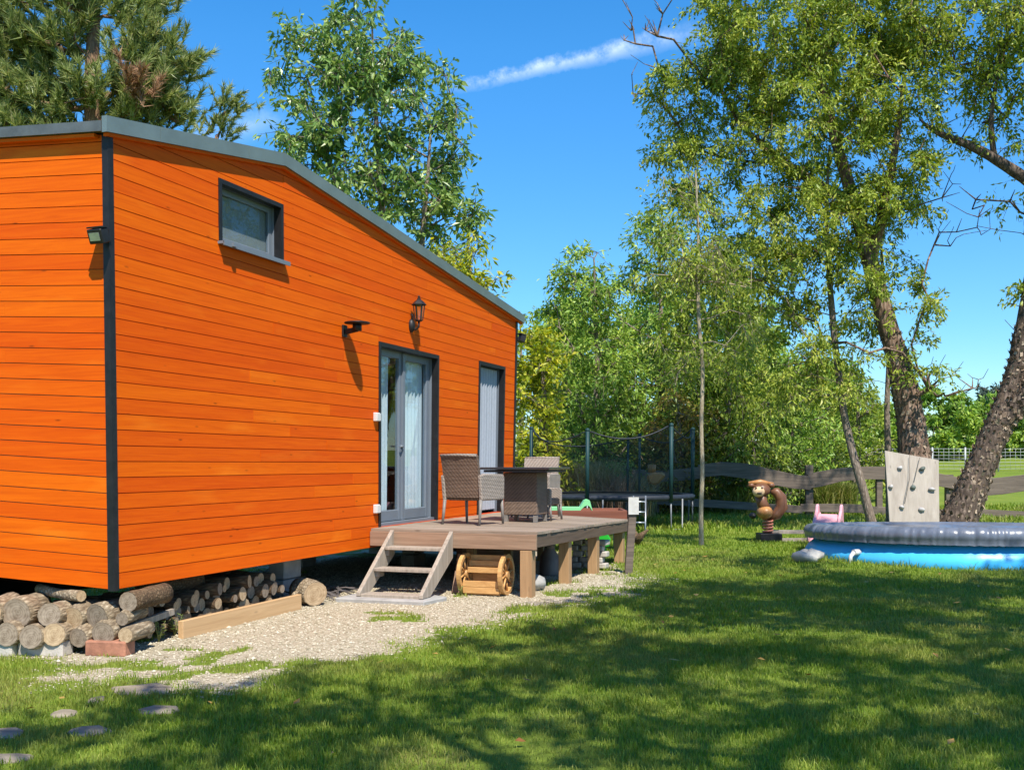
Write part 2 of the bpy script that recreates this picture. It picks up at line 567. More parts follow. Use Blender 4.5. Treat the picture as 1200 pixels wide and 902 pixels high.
for a, b in ((-OV + .01, RIDGE[0]), (RIDGE[0], LEN + .18)):
    fs.prism([(a, zroof(a) - .03), (b, zroof(b) - .03), (b, zroof(b) - .006), (a, zroof(a) - .006)], ffn, -.064, -.024)
fs.prism([(.056, zroof(-OV) - .03), (DEP + .06, zroof(-OV) - .03), (DEP + .06, zroof(-OV) - .003), (.056, zroof(-OV) - .003)], sfn, -OV + .002, -.024)
fs.build('soffit_batten', M_side, roof)


def hbox(mb, u0, u1, v0, v1, z0, z1, mi=0):
    mb.box2((u0, v0, z0), (u1, v1, z1), hw, mi)


def opening(o, tw=.05, deep=.125):
    """black surround and the dark lining of the recess"""
    u0, u1, z0, z1 = o
    m = MB()
    hbox(m, u0, u0 + tw, -.034, .05, z0, z1); hbox(m, u1 - tw, u1, -.034, .05, z0, z1)
    hbox(m, u0 + tw, u1 - tw, -.034, .05, z1 - tw, z1)
    return m


# small high window
o = OPEN[0]
win = opening(o, .042).build('window', M_black, cabin)
m = MB()
u0, u1, z0, z1 = o[0] + .042, o[1] - .042, o[2], o[3] - .042
hbox(m, o[0], u0 - .004, .051, .15, z0, z1); hbox(m, u1 + .004, o[1], .051, .15, z0, z1); hbox(m, o[0], o[1], .051, .15, z1 + .003, z1 + .02)
hbox(m, u0, u1, 0.0, .074, z0 - .0, z0 + .02)
m.build('window_lining', M_frame, win)
m = MB()
fwid = .055
hbox(m, u0, u0 + fwid, .075, .11, z0 + .02, z1); hbox(m, u1 - fwid, u1, .075, .11, z0 + .02, z1)
hbox(m, u0 + fwid, u1 - fwid, .075, .11, z0 + .02, z0 + .02 + fwid); hbox(m, u0 + fwid, u1 - fwid, .075, .11, z1 - fwid, z1)
m.build('window_sash', M_frame, win, bevel=.004)
m = MB(); hbox(m, u0 + fwid, u1 - fwid, .090, .094, z0 + .075, z1 - fwid); m.build('window_pane', mat_glass('dull_window_glass', refl=.5), win)
m = MB(); hbox(m, u0 + .01, u1 - .01, .113, .117, z0 + .02, z1); m.build('roller_blind', M_blind, win)
m = MB(); hbox(m, o[0] - .012, o[1] + .03, -.085, 0.0, o[2] - .02, o[2] + .004); hbox(m, o[0] - .012, o[1] + .03, -.088, -.078, o[2] - .035, o[2] + .004)
hbox(m, o[0] + .10, o[0] + .15, -.11, -.088, o[2] - .03, o[2] + .005)
m.build('window_sill', M_frame, win)


def sash(par, u0, u1, z0, z1, v0, fwid=.085, bottom=.13):
    m = MB()
    hbox(m, u0, u0 + fwid, v0, v0 + .055, z0, z1); hbox(m, u1 - fwid, u1, v0, v0 + .055, z0, z1)
    hbox(m, u0 + fwid, u1 - fwid, v0, v0 + .055, z0, z0 + bottom); hbox(m, u0 + fwid, u1 - fwid, v0, v0 + .055, z1 - fwid, z1)
    s = m.build('door_sash', M_frame, par, bevel=.005)
    m = MB(); hbox(m, u0 + fwid, u1 - fwid, v0 + .024, v0 + .030, z0 + bottom, z1 - fwid); m.build('door_pane', M_glass, s)
    return s


# double glazed door
o = OPEN[1]
door = opening(o, .05).build('terrace_door', M_black, cabin)
u0, u1, z0, z1 = o[0] + .05, o[1] - .05, o[2], o[3] - .05
m = MB()
hbox(m, o[0], u0 - .002, .051, .2, z0, z1); hbox(m, u1 + .002, o[1], .051, .2, z0, z1); hbox(m, o[0], o[1], .051, .2, z1 + .002, z1 + .02)
m.build('door_lining', M_frame, door)
m = MB(); hbox(m, u0 + .002, u1 - .002, .0, .07, z0, z0 + .035); m.build('threshold', M_frame, door)
um = (u0 + u1) / 2
s1 = sash(door, u0 + .004, um - .004, z0 + .036, z1, .085)
s2 = sash(door, um + .004, u1 - .004, z0 + .036, z1, .085)
m = MB(); hbox(m, um - .03, um + .03, .060, .0845, z0 + .04, z1 - .01); m.build('meeting_stile', M_frame, s2)
m = MB(); m.tube([hw(um - .045, .084, 1.66), hw(um - .045, .045, 1.66), hw(um - .13, .043, 1.66)], .011, 8); m.build('door_handle', M_galv, s1)

# narrow door with a pale panel behind
o = OPEN[2]
door2 = opening(o, .05).build('side_door', M_black, cabin)
u0, u1, z0, z1 = o[0] + .05, o[1] - .05, o[2], o[3] - .05
m = MB()
hbox(m, o[0], u0 - .002, .051, .2, z0, z1); hbox(m, u1 + .002, o[1], .051, .2, z0, z1); hbox(m, o[0], o[1], .051, .2, z1 + .002, z1 + .02)
m.build('door_lining', M_frame, door2)
s3 = sash(door2, u0 + .004, u1 - .004, z0 + .02, z1, .12, .07)
m = MB(); m.tube([hw(u0 + .04, .12, 1.7), hw(u0 + .04, .06, 1.7), hw(u0 + .14, .055, 1.7)], .012, 8); m.build('door_handle', M_black, s3)


def curtain(label, u0, u1, z0, z1, v, amp=.022, waves=7, sweep=0.0, mat=M_voile, group=None):
    m = MB(); n = waves * 10; V = []; Fs = []
    nz = 10
    for j in range(nz + 1):
        t = j / nz
        for i in range(n + 1):
            s = i / n
            w = u0 + (u1 - u0) * s
            w = w + sweep * (w - u0) * -(1 - t) * .6
            ph = 2 * pi * waves * s
            V.append(hw(w, v + amp * math.sin(ph + .5 * math.sin(3.1 * s * waves)) * (1 - .35 * t), z0 + (z1 - z0) * t))
    for j in range(nz):
        for i in range(n):
            a = j * (n + 1) + i
            Fs.append((a, a + 1, a + n + 2, a + n + 1))
    m.add(V, Fs, 0, True)
    o = m.build('curtain', mat, None, loc=hw((u0 + u1) / 2, v, z0))
    return tag(o, label, 'curtain', group)


um = (OPEN[1][0] + OPEN[1][1]) / 2
curtain('narrow white curtain gathered behind the first leaf of the double terrace door', 4.60, 5.16, .75, 2.78, .20, .026, 7, .12)
curtain('wide white curtain filling the second leaf of the double terrace door', um + .02, 6.1, .75, 2.78, .17, .022, 7)
curtain('pale silver-grey curtain with deep folds hanging in the narrow door', 7.71, 8.64, .76, 2.86, .075, .016, 9, mat=mat_plain('silver_curtain', (.30, .33, .38), .7, .06, 20, .1))

# ---------------------------------------------------------------- fittings on the walls
# disc-headed lamp on an arm
r = empty('wall_lamp', hw(3.643, 0, 2.886), 'dark wall lamp with a flat disc head on a short arm', 'wall lamp')
m = MB(); m.box2((3.643 - .045, -.045, 2.82), (3.643 + .045, -.021, 2.95), hw); m.build('wall_plate', M_black, r, bevel=.004)
m = MB(); m.bar(hw(3.643, -.045, 2.875), hw(3.643, -.19, 2.90), .04, .05); m.build('arm', M_black, r)
m = MB(); c = hw(3.643, -.185, 2.92)
m.lathe(c, [(0.0, -.035), (.05, -.035), (.05, .035), (0.0, .035)], 16); m.build('lamp_body', M_black, r)
m = MB(); m.lathe(c, [(0, .036), (.135, .04), (.14, .047), (.135, .055), (0, .06)], 28); m.build('lamp_disc', M_black, r)

# old style lantern
LU, LZ = 5.337, 3.148
r = empty('wall_lantern', hw(LU, 0, LZ), 'old-style black lantern with glass sides above the terrace door', 'lantern')
m = MB(); m.ball(hw(LU, -.03, LZ + .0), (.05, .05, .085), 12, 8); m.build('wall_plate', M_black, r)
m = MB()
m.tube([hw(LU, -.04, LZ - .02), hw(LU, -.09, LZ - .05), hw(LU, -.13, LZ - .02), hw(LU, -.135, LZ + .05)], .014, 8)
m.tube([hw(LU, -.04, LZ + .05), hw(LU, -.05, LZ + .12), hw(LU, -.03, LZ + .15)], .012, 8)
m.build('bracket', M_black, r)
c = hw(LU, -.135, LZ + .05)
m = MB()
m.lathe(c, [(.0, 0), (.035, .0), (.05, .015), (.0, .02)], 6, smooth=False)
for k in range(6):
    a = 2 * pi * k / 6
    m.bar(c + Vector((.047 * math.cos(a), .047 * math.sin(a), .015)), c + Vector((.072 * math.cos(a), .072 * math.sin(a), .20)), .01, .01, (math.cos(a), math.sin(a), 0))
m.build('lantern_frame', M_black, r)
m = MB(); m.lathe(c, [(.043, .016), (.068, .199)], 6, smooth=False); m.build('lantern_glass', M_glass, r)
m = MB(); m.lathe(c, [(.09, .198), (.094, .206), (.05, .25), (.022, .27), (.022, .285), (.012, .29), (.016, .305), (0, .325)], 6, smooth=False)
m.build('lantern_cap', M_black, r)

# white sockets
for (u, zc, lab) in ((4.39, 1.985, 'upper white weatherproof socket on the orange wall beside the terrace door'), (4.39, .93, 'lower white weatherproof socket just above the deck beside the terrace door')):
    r = empty('wall_socket', hw(u, 0, zc), lab, 'socket', 'white sockets beside the terrace door')
    m = MB(); hbox(m, u - .05, u + .05, -.065, -.021, zc - .05, zc + .05); m.build('socket_box', M_whitep, r, bevel=.006)
    m = MB(); hbox(m, u - .044, u + .044, -.076, -.066, zc - .044, zc + .04); m.build('socket_flap', M_whitep, r, bevel=.003)


def flood(c, out, side, lab):
    r = empty('flood_light', c, lab, 'flood light')
    out = Vector(out).normalized(); side = Vector(side).normalized(); up = Vector((0, 0, 1))
    m = MB(); m.bar(c, c + out * .05, .04, .05); m.build('bracket', M_black, r)
    b = c + out * .10
    d = (out * .9 - up * .35).normalized()
    m = MB(); m.bar(b - d * .045, b + d * .04, .13, .11); m.build('lamp_housing', M_black, r, bevel=.006)
    m = MB(); m.bar(b + d * .041, b + d * .046, .09, .06); m.build('lens', M_galv, r)
    m = MB(); m.bar(b - d * .06 + up * .062, b + d * .05 + up * .072, .14, .012); m.build('top_panel', M_black, r)


flood(hw(-.037, -.02, 3.16), -EU, EV, 'small black solar flood light on the corner trim of the house')
flood(hw(LEN + .037, -.01, 3.42), (EU - EV), EV, 'small flood light high on the far corner of the house')

# piers and chassis under the house
M_conc = mat_plain('concrete', (.33, .32, .30), .9, .2, 9, .4)
for (u, v) in ((3.3, .5), (6.6, .5), (.6, 2.2), (3.3, 2.2), (6.6, 2.2), (9.0, .5), (9.0, 2.2)):
    m = MB(); c = hd(u, v, 0)
    m.box((0, 0, .11), (.39, .19, .22), Matrix.Translation(c) @ Matrix.Rotation(1.236, 4, 'Z'))
    m.box((0, 0, .34), (.37, .18, .22), Matrix.Translation(c) @ Matrix.Rotation(1.236 + .03, 4, 'Z'))
    m.build('support_pier', M_conc, cabin, bevel=.008)
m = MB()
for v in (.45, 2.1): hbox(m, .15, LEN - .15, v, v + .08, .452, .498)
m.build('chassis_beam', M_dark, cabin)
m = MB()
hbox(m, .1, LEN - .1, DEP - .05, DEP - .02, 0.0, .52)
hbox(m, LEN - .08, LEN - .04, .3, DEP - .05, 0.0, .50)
m.build('added_shade_skirt', M_dark, cabin)  # unseen skirt, added to close the back so the space underneath stays dark
# ================================================================ deck, steps, furniture
M_deck = mat_wood('weathered_decking', (.19, .14, .10), (.37, .295, .225), axis=1, uvrot=(0, 0, -math.atan2(EU.y, EU.x)), grain=30, island=.35)
M_beam = mat_wood('brown_beam', (.18, .11, .07), (.34, .22, .145), axis=1, uvrot=(0, 0, -math.atan2(EU.y, EU.x)), grain=26, island=.2)
M_post = mat_wood('new_timber_post', (.25, .145, .07), (.42, .26, .13), axis=2, grain=26, island=.25)
M_grey = mat_wood('grey_weathered_timber', (.20, .165, .13), (.39, .335, .27), axis=2, grain=24, island=.3)

DU0, DU1, DW = 4.273, 8.75, 1.99
DZ = .71


def dk(u, w, z):
    """deck frame: u from the deck's front edge, w out from the wall, z height; the free far corner sags"""
    return hd(DU0 + u, -w - .03, z - .085 * max(0, u / (DU1 - DU0)) * (w / DW))


deck = empty('deck', hd(DU0, -.03, 0), 'raised weathered wooden deck in front of the terrace door', 'deck')
m = MB(); u = 0.0; L = DU1 - DU0
r1 = random.Random(5)
while u < L - .02:
    w = min(.125, L - u)
    m.box2((u + .003, .0, DZ - .028), (u + w - .003, DW + r1.uniform(-.006, .006), DZ + r1.uniform(-.002, .002)), dk)
    u += .128
m.build('decking', M_deck, deck)
m = MB(); m.box2((-.03, .0, DZ - .195), (.005, DW, DZ - .030), dk); m.build('front_beam', M_beam, deck, bevel=.004)
m = MB(); m.box2((.006, DW - .06, DZ - .17), (L, DW - .01, DZ - .030), dk); m.build('side_beam', mat_wood('dark_beam', (.07, .045, .03), (.15, .10, .07), axis=0, uvrot=(0, 0, -math.atan2(EU.y, EU.x))), deck, bevel=.004)
m = MB()
for k in range(1, 9): m.box2((k * .53, .03, DZ - .15), (k * .53 + .05, DW - .07, DZ - .030), dk)
m.build('joist', M_beam, deck)
for (uu, ww, s) in ((.04, DW - .12, .135), (1.45, DW - .11, .13), (2.75, DW - .10, .13), (4.3, DW - .12, .13), (1.1, .8, .10), (2.6, .75, .10), (4.2, .7, .1)):
    m = MB(); a = dk(uu, ww, 0); a.z = -.05; b = dk(uu, ww, DZ - (.20 if uu < .1 else .172))
    rot = Matrix.Translation(a) @ Matrix.Rotation(1.236, 4, 'Z')
    m.box((0, 0, (b.z - a.z) / 2), (s, s, b.z - a.z), rot)
    m.build('post', M_post, deck, bevel=.005)

# steps
st = empty('wooden_steps', hd(DU0 - .4, -.65, 0), 'short flight of open grey wooden steps up to the deck', 'steps')
SW0, SW1 = .28, .98
top = Vector((-.035, DZ - .03)); bot = Vector((-.86, .05))
for w in (SW0 - .02, SW1):
    m = MB()
    m.prism([(-.035, DZ - .005), (-.035, DZ - .30), (bot.x + .20, .05), (bot.x, .05), (bot.x - .0, .09)], lambda p, t: dk(p[0], t, p[1]), w, w + .045)
    m.build('stringer', M_grey, st, bevel=.004)
for k, f in enumerate((.24, .56, .93)):
    u = top.x + (bot.x - top.x) * f + .05; zz = DZ + (.05 - DZ) * f - .02
    m = MB(); m.box2((u - .10, SW0 + .026, zz - .035), (u + .12, SW1 - .001, zz), dk); m.build('tread', M_grey, st, bevel=.004)
    for w in (SW0 + .026, SW1 - .041):
        m = MB(); m.box2((u - .06, w, zz - .10), (u + .08, w + .04, zz - .036), dk); m.build('cleat', M_grey, st)
m = MB()
poly = [(-1.02, .12), (-.98, 1.12), (-.55, 1.20), (-.40, .95), (-.42, .15)]
m.prism(poly, lambda p, t: hd(DU0 + p[0], -p[1], t), -.03, .045)
tag(m.build('stone_slab', M_conc, None, loc=hd(DU0 - .7, -.65, 0), bevel=.01), 'pale stone slab under the foot of the wooden steps', 'slab')
m = MB()
m.box((0, 0, .0), (.46, .09, .02), Matrix.Translation(hd(DU0 + .12, -1.06, .22)) @ Matrix.Rotation(1.236, 4, 'Z') @ Matrix.Rotation(-1.15, 4, 'Y'))
tag(m.build('leaning_board', M_beam, None, loc=hd(DU0 + .12, -1.06, 0)), 'short brown board leaning behind the wooden steps', 'board')

# wagon-wheel planter under the deck
M_wheel = mat_wood('varnished_pine', (.42, .21, .07), (.62, .36, .14), axis=0, grain=20, island=.15, rough=.45)
PC = hd(DU0 + .10, -1.39, 0)
pl = empty('wheel_planter', PC, 'varnished pine planter slung between two spoked wagon wheels', 'planter')
PX = Vector((.9444, -.3287, 0)); PY = Vector((.3287, .9444, 0)); PZ = Vector((0, 0, 1))
def pp(x, y, zz): return PC + PX * x + PY * y + PZ * zz
for sx in (-.24, .24):
    R = .225
    m = MB()
    n = 28
    V, Fs = [], []
    for k in range(n):
        a = 2 * pi * k / n
        for (rad, xx) in ((R, -.022), (R, .022), (R - .04, .022), (R - .04, -.022)):
            V.append(pp(sx + xx, math.cos(a) * rad, R + .005 + math.sin(a) * rad))
    for k in range(n):
        b, c = 4 * k, 4 * ((k + 1) % n)
        for j in range(4): Fs.append((b + j, b + (j + 1) % 4, c + (j + 1) % 4, c + j))
    m.add(V, Fs)
    for k in range(8):
        a = 2 * pi * k / 8 + .2
        m.tube([pp(sx, math.cos(a) * .03, R + math.sin(a) * .03), pp(sx, math.cos(a) * (R - .03), R + math.sin(a) * (R - .03))], .011, 6)
    m.tube([pp(sx - .03, 0, R), pp(sx + .03, 0, R)], .042, 12)
    m.build('wheel', M_wheel, pl)
m = MB()
for zz in (.03, .10): m.box2((-.21, -.16, zz), (.21, -.14, zz + .066), lambda x, y, q: pp(x, y, q))
m.build('front_boards', M_wheel, pl, bevel=.003)
m = MB()
for k, zz in enumerate((.24, .31, .37)): m.box2((-.21, -.02 + .05 * k, zz), (.21, .0 + .05 * k, zz + .062), lambda x, y, q: pp(x, y, q))
m.box2((-.21, -.14, .015), (.21, .16, .03), lambda x, y, q: pp(x, y, q))
m.box2((-.21, .14, .03), (.21, .16, .36), lambda x, y, q: pp(x, y, q))
m.build('rear_boards', M_wheel, pl, bevel=.003)

# bits under the deck
m = MB(); m.ball((0, 0, .09), (.13, .13, .09), 10, 7, wob=.5, seed=3)
tag(m.build('rock', M_conc, None, loc=Vector((0, 0, 0))), 'grey rock lying in the gravel under the deck', 'rock').location = hd(DU0 + .6, -1.8, 0)
r = empty('milk_churn', hd(DU0 + 2.3, -1.45, 0), 'old metal churn standing in the shade under the deck', 'churn')
m = MB(); m.lathe((0, 0, 0), [(0, 0), (.13, 0), (.135, .02), (.125, .25), (.07, .33), (.065, .38), (.08, .39), (.0, .40)], 18); m.build('churn_body', mat_plain('old_zinc', (.16, .14, .13), .6, .3, 6, .3, metal=.3), r, local=True)
m = MB(); m.tube([(.13, 0, .18), (.17, 0, .22), (.15, 0, .29), (.11, 0, .29)], .008, 6); m.build('churn_handle', M_galv, r, local=True)
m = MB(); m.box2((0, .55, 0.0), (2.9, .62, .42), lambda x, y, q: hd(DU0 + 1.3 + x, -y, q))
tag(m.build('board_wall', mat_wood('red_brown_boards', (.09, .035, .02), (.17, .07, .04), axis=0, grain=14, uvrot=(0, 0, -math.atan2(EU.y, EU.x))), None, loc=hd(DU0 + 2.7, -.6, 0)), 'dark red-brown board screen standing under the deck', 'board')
st_r = random.Random(8); n = 0
M_stone = mat_plain('pale_rubble', (.42, .38, .33), .9, .3, 8, .5)
rows = ['bottom', 'second', 'third', 'fourth', 'fifth', 'top']
ords = ['first', 'second', 'third', 'fourth', 'fifth', 'sixth', 'seventh', 'eighth', 'ninth', 'tenth', 'eleventh', 'twelfth', 'thirteenth', 'fourteenth', 'fifteenth', 'sixteenth']
for j in range(5):
    for i in range(3):
        c = hd(DU0 + 3.3 + j * .02, -DW + .10 + i * .17 + .05 * (j % 2), .01 + j * .078)
        m = MB(); m.box((0, 0, .038), (st_r.uniform(.14, .2), st_r.uniform(.12, .165), .074), Matrix.Rotation(1.236 + st_r.uniform(-.12, .12), 4, 'Z'))
        o = m.build('rubble_brick', M_stone, None, local=True, bevel=.012); o.location = c
        tag(o, 'old pale brick in the heap under the deck, %s layer, %s from the lawn side' % (rows[j if j < 4 else 5], ords[i]), 'brick', 'old bricks heaped under the deck')

# ---------------------------------------------------------------- rattan set
M_rat = mat_rattan('brown_grey_rattan', (.055, .036, .026), (.23, .155, .11))
M_rat2 = mat_rattan('pale_grey_rattan', (.14, .115, .095), (.42, .355, .30))
M_top = mat_plain('dark_glass_table_top', (.035, .035, .04), .15, .1, 4, .02, spec=.6)
M_leg = mat_plain('greyed_metal_leg', (.20, .18, .16), .5, .2, 9, .1)
M_rat_dk = mat_rattan('dark_rattan', (.035, .028, .026), (.09, .075, .07))


def make_chair(label, back=M_rat, arm=M_rat2):
    r = empty('rattan_armchair', (0, 0, 0), label, 'armchair', 'rattan armchairs round the table')
    b = MB()                                     # backrest, leaning back; faces +y
    V = []
    for (zz, yy, hwid, th) in ((.33, -.235, .25, .05), (.50, -.262, .255, .05), (.70, -.300, .26, .045), (.84, -.335, .262, .04)):
        V.append((zz, yy, hwid, th))
    P = []
    for (zz, yy, hwid, th) in V:
        for i in range(7):
            s = -1 + 2 * i / 6; P.append((s * hwid, yy - .018 * (1 - s * s), zz))
        for i in range(7):
            s = 1 - 2 * i / 6; P.append((s * hwid, yy + th, zz + .004))
    Fs = []
    for j in range(3):
        for i in range(14): Fs.append((j * 14 + i, j * 14 + (i + 1) % 14, (j + 1) * 14 + (i + 1) % 14, (j + 1) * 14 + i))
    Fs += [tuple(range(14))[::-1], tuple(range(42, 56))]
    b.add(P, Fs)
    b.build('backrest', back, r, local=True)
    m = MB(); m.tube([(-.26, -.33, .845), (0, -.352, .85), (.26, -.33, .845)], .018, 8); m.build('top_rail', arm, r, local=True)
    m = MB(); m.box((0, .02, .36), (.48, .46, .13)); m.build('seat', back, r, local=True, bevel=.015)
    for s in (-1, 1):
        m = MB()
        pr = [(-.25, .30), (.27, .30), (.275, .58), (.25, .615), (-.18, .625), (-.29, .60)]
        m.prism(pr, lambda p, t: Vector((s * t, p[0], p[1])), .242, .292)
        m.build('arm', arm, r, local=True, bevel=.012)
        for y0, y1 in ((-.235, -.28), (.25, .27)):
            m = MB(); m.tube([(s * .262, y0, .31), (s * .268, y1, 0)], [.022, .016], 8); m.build('leg', M_leg, r, local=True)
    return r


def place(o, u, w, face):
    p = dk(u, w, DZ)
    o.location = (p.x, p.y, p.z + .002)
    o.rotation_euler.z = face


ang = math.atan2(EU.y, EU.x)            # the cabin's u direction
ch = make_chair('brown rattan armchair seen from behind, standing by the terrace door')
place(ch, 1.36, .72, ang - pi / 2 - .20)
c2 = copy_tree(ch); tag(c2, 'rattan armchair behind the table, only its back, paled as if lit, showing over the top', 'armchair')
place(c2, 3.62, .80, ang + pi / 2)
c3 = copy_tree(ch); tag(c3, 'low rattan armchair pushed under the far side of the table, back below the table top', 'armchair')
place(c3, 2.93, 1.08, ang + pi / 2 + pi / 2)
c3.scale = (.92, .9, .70)
for o in (c2,):
    for k in o.children:
        if k.name.startswith('backrest'):
            k.data = k.data.copy(); k.data.materials[0] = M_rat2  # paler weave puts the light on this backrest into its colour

tb = empty('rattan_table', (0, 0, 0), 'square rattan table with a dark top and a woven pedestal', 'table')
m = MB(); m.box((0, 0, .70), (.94, .94, .03)); m.build('table_top', M_top, tb, local=True, bevel=.006)
m = MB(); m.box((0, 0, .665), (.86, .86, .03)); m.build('table_apron', M_rat_dk, tb, local=True)
m = MB(); m.box((0, 0, .37), (.46, .46, .55)); m.build('pedestal', M_rat, tb, local=True, bevel=.01)
for sx in (-.2, .2):
    for sy in (-.2, .2):
        m = MB(); m.box((sx, sy, .045), (.05, .05, .09)); m.build('leg', M_leg, tb, local=True)
place(tb, 2.40, 1.06, ang)
# ================================================================ ground
def sdf_poly(X, Y, poly):
    """signed distance to a polygon, negative inside (arrays)"""
    d = np.full(X.shape, 1e9); inside = np.zeros(X.shape, bool)
    n = len(poly)
    for i in range(n):
        x1, y1 = poly[i]; x2, y2 = poly[(i + 1) % n]
        ex, ey = x2 - x1, y2 - y1
        wx, wy = X - x1, Y - y1
        t = np.clip((wx * ex + wy * ey) / (ex * ex + ey * ey), 0, 1)
        d = np.minimum(d, np.hypot(wx - t * ex, wy - t * ey))
        c = ((y1 <= Y) & (y2 > Y)) | ((y2 <= Y) & (y1 > Y))
        with np.errstate(divide='ignore', invalid='ignore'):
            xi = x1 + (Y - y1) / (y2 - y1 + 1e-12) * ex
        inside ^= c & (X < xi)
    return np.where(inside, -d, d)


def vnoise(X, Y, s, seed=0):
    """cheap smooth value noise on arrays, about -1..1"""
    g = np.random.default_rng(seed).uniform(-1, 1, (256, 256))
    x = X * s; y = Y * s
    i = np.floor(x).astype(int); j = np.floor(y).astype(int)
    fx = x - i; fy = y - j
    fx = fx * fx * (3 - 2 * fx); fy = fy * fy * (3 - 2 * fy)
    a = g[i % 256, j % 256]; b = g[(i + 1) % 256, j % 256]; c = g[i % 256, (j + 1) % 256]; d = g[(i + 1) % 256, (j + 1) % 256]
    return (a * (1 - fx) + b * fx) * (1 - fy) + (c * (1 - fx) + d * fx) * fy


def gz(X, Y):
    X = np.asarray(X, float); Y = np.asarray(Y, float)
    t = np.clip((Y - 30) / 42, 0, 1)
    far = 2.3 * (t * t * (3 - 2 * t))
    near = np.clip((np.hypot(X - 1, Y - 12) - 8) / 20, 0, 1)
    return far + .10 * near * vnoise(X, Y, .09, 3) + .015 * vnoise(X, Y, .8, 4) * np.clip((Y - 4) / 3, 0, 1) * np.where((X < 0) & (Y > 7) & (Y < 18), .3, 1)


# gravel apron along the house (photo outline carried to the ground)
GRAV = [gp(px, py)[:2] for px, py in ((60, 775), (95, 800), (150, 806), (235, 808), (300, 796), (372, 778), (450, 762), (512, 748), (560, 728), (622, 716), (690, 702), (752, 686), (744, 674), (700, 662))]
GRAV = [tuple(p) for p in GRAV] + [(.6, 17.5), (-2.4, 17.9), (-5.2, 9.2)]


def gravel_amount(X, Y):
    d = sdf_poly(X, Y, GRAV)
    d = d + .30 * vnoise(X, Y, 1.6, 8) + .20 * vnoise(X, Y, 5.0, 9) + .08 * vnoise(X, Y, 14.0, 10)
    g = np.clip(.5 - d / .65, 0, 1)
    # grass coming through
    w = vnoise(X, Y, 1.7, 21) + .7 * vnoise(X, Y, 5.3, 22)
    g = g * np.where((w > .62) & (d > -1.3), .22, 1.0)
    return g


def axis_coords(lo, hi, a, b, step):
    core_ = np.arange(a, b + step / 2, step)
    left, right = [], []
    x, s = a, step
    while x > lo: s *= 1.28; x -= s; left.append(x)
    x, s = b, step
    while x < hi: s *= 1.28; x += s; right.append(x)
    return np.array(left[::-1] + list(core_) + right)


gx = axis_coords(-600, 600, -7, 12, .10)
gy = axis_coords(-60, 900, 3, 21, .10)
GX, GY = np.meshgrid(gx, gy)
GZ = gz(GX, GY)
GR = gravel_amount(GX, GY)
V = np.stack([GX, GY, GZ], -1).reshape(-1, 3)
nx, ny = len(gx), len(gy)
idx = np.arange(nx * ny).reshape(ny, nx)
P = np.stack([idx[:-1, :-1], idx[:-1, 1:], idx[1:, 1:], idx[1:, :-1]], -1).reshape(-1, 4)


def mat_ground():
    m, nt, out = newmat('lawn_earth_and_gravel'); N = NT(nt)
    geo = N.n('ShaderNodeNewGeometry')
    at_ = N.n('ShaderNodeAttribute'); at_.attribute_name = 'gravel'
    pos = geo.outputs['Position']
    n1 = N.n('ShaderNodeTexNoise', {'Vector': pos, 'Scale': .9, 'Detail': 6.0, 'Roughness': .6})
    n2 = N.n('ShaderNodeTexNoise', {'Vector': pos, 'Scale': 30.0, 'Detail': 4.0, 'Roughness': .7})
    n3 = N.n('ShaderNodeTexNoise', {'Vector': pos, 'Scale': .12, 'Detail': 4.0})
    g = N.ramp(n1.outputs[0], [(.3, (.10, .16, .014)), (.55, (.17, .23, .024)), (.75, (.24, .26, .045))])
    g2 = N.ramp(n3.outputs[0], [(.35, (.14, .23, .02)), (.65, (.23, .29, .04))])
    g = N.mix(.45, g, g2)
    soil = N.mix(N.math('MULTIPLY', n2.outputs[0], .35), g, (.05, .045, .02))
    vo = N.n('ShaderNodeTexVoronoi', {'Vector': pos, 'Scale': 75.0, 'Randomness': 1.0})
    st_ = N.ramp(vo.outputs['Color'], [(.1, (.28, .23, .15)), (.5, (.40, .34, .24)), (.9, (.52, .46, .34))])
    st_ = N.mix(N.math('MULTIPLY', n2.outputs[0], .5), st_, (.30, .26, .19))
    n4 = N.n('ShaderNodeTexNoise', {'Vector': pos, 'Scale': 9.0, 'Detail': 5.0})
    gm = N.math('ADD', at_.outputs['Fac'], N.math('MULTIPLY', N.math('SUBTRACT', n4.outputs[0], .5), .9))
    gm = N.ramp(gm, [(.42, (0, 0, 0)), (.58, (1, 1, 1))])
    col = N.mix(gm, soil, st_)
    bh = N.math('ADD', N.math('MULTIPLY', vo.outputs['Distance'], .6), n2.outputs[0])
    bp = N.n('ShaderNodeBump', {'Height': bh, 'Strength': .6, 'Distance': .02})
    p = N.n('ShaderNodeBsdfPrincipled', {'Base Color': col, 'Roughness': .95, 'Normal': bp.outputs[0], 'Specular IOR Level': .15})
    nt.links.new(p.outputs[0], out.inputs[0])
    return m


me = np_mesh('ground', V, P, smooth=True)
a = me.attributes.new('gravel', 'FLOAT', 'POINT')
a.data.foreach_set('value', GR.ravel().astype(np.float32))
ground = finish('ground', me, mat_ground(), None, False)
tag(ground, 'green lawn with a pale gravel apron along the house', 'ground', None, 'structure')

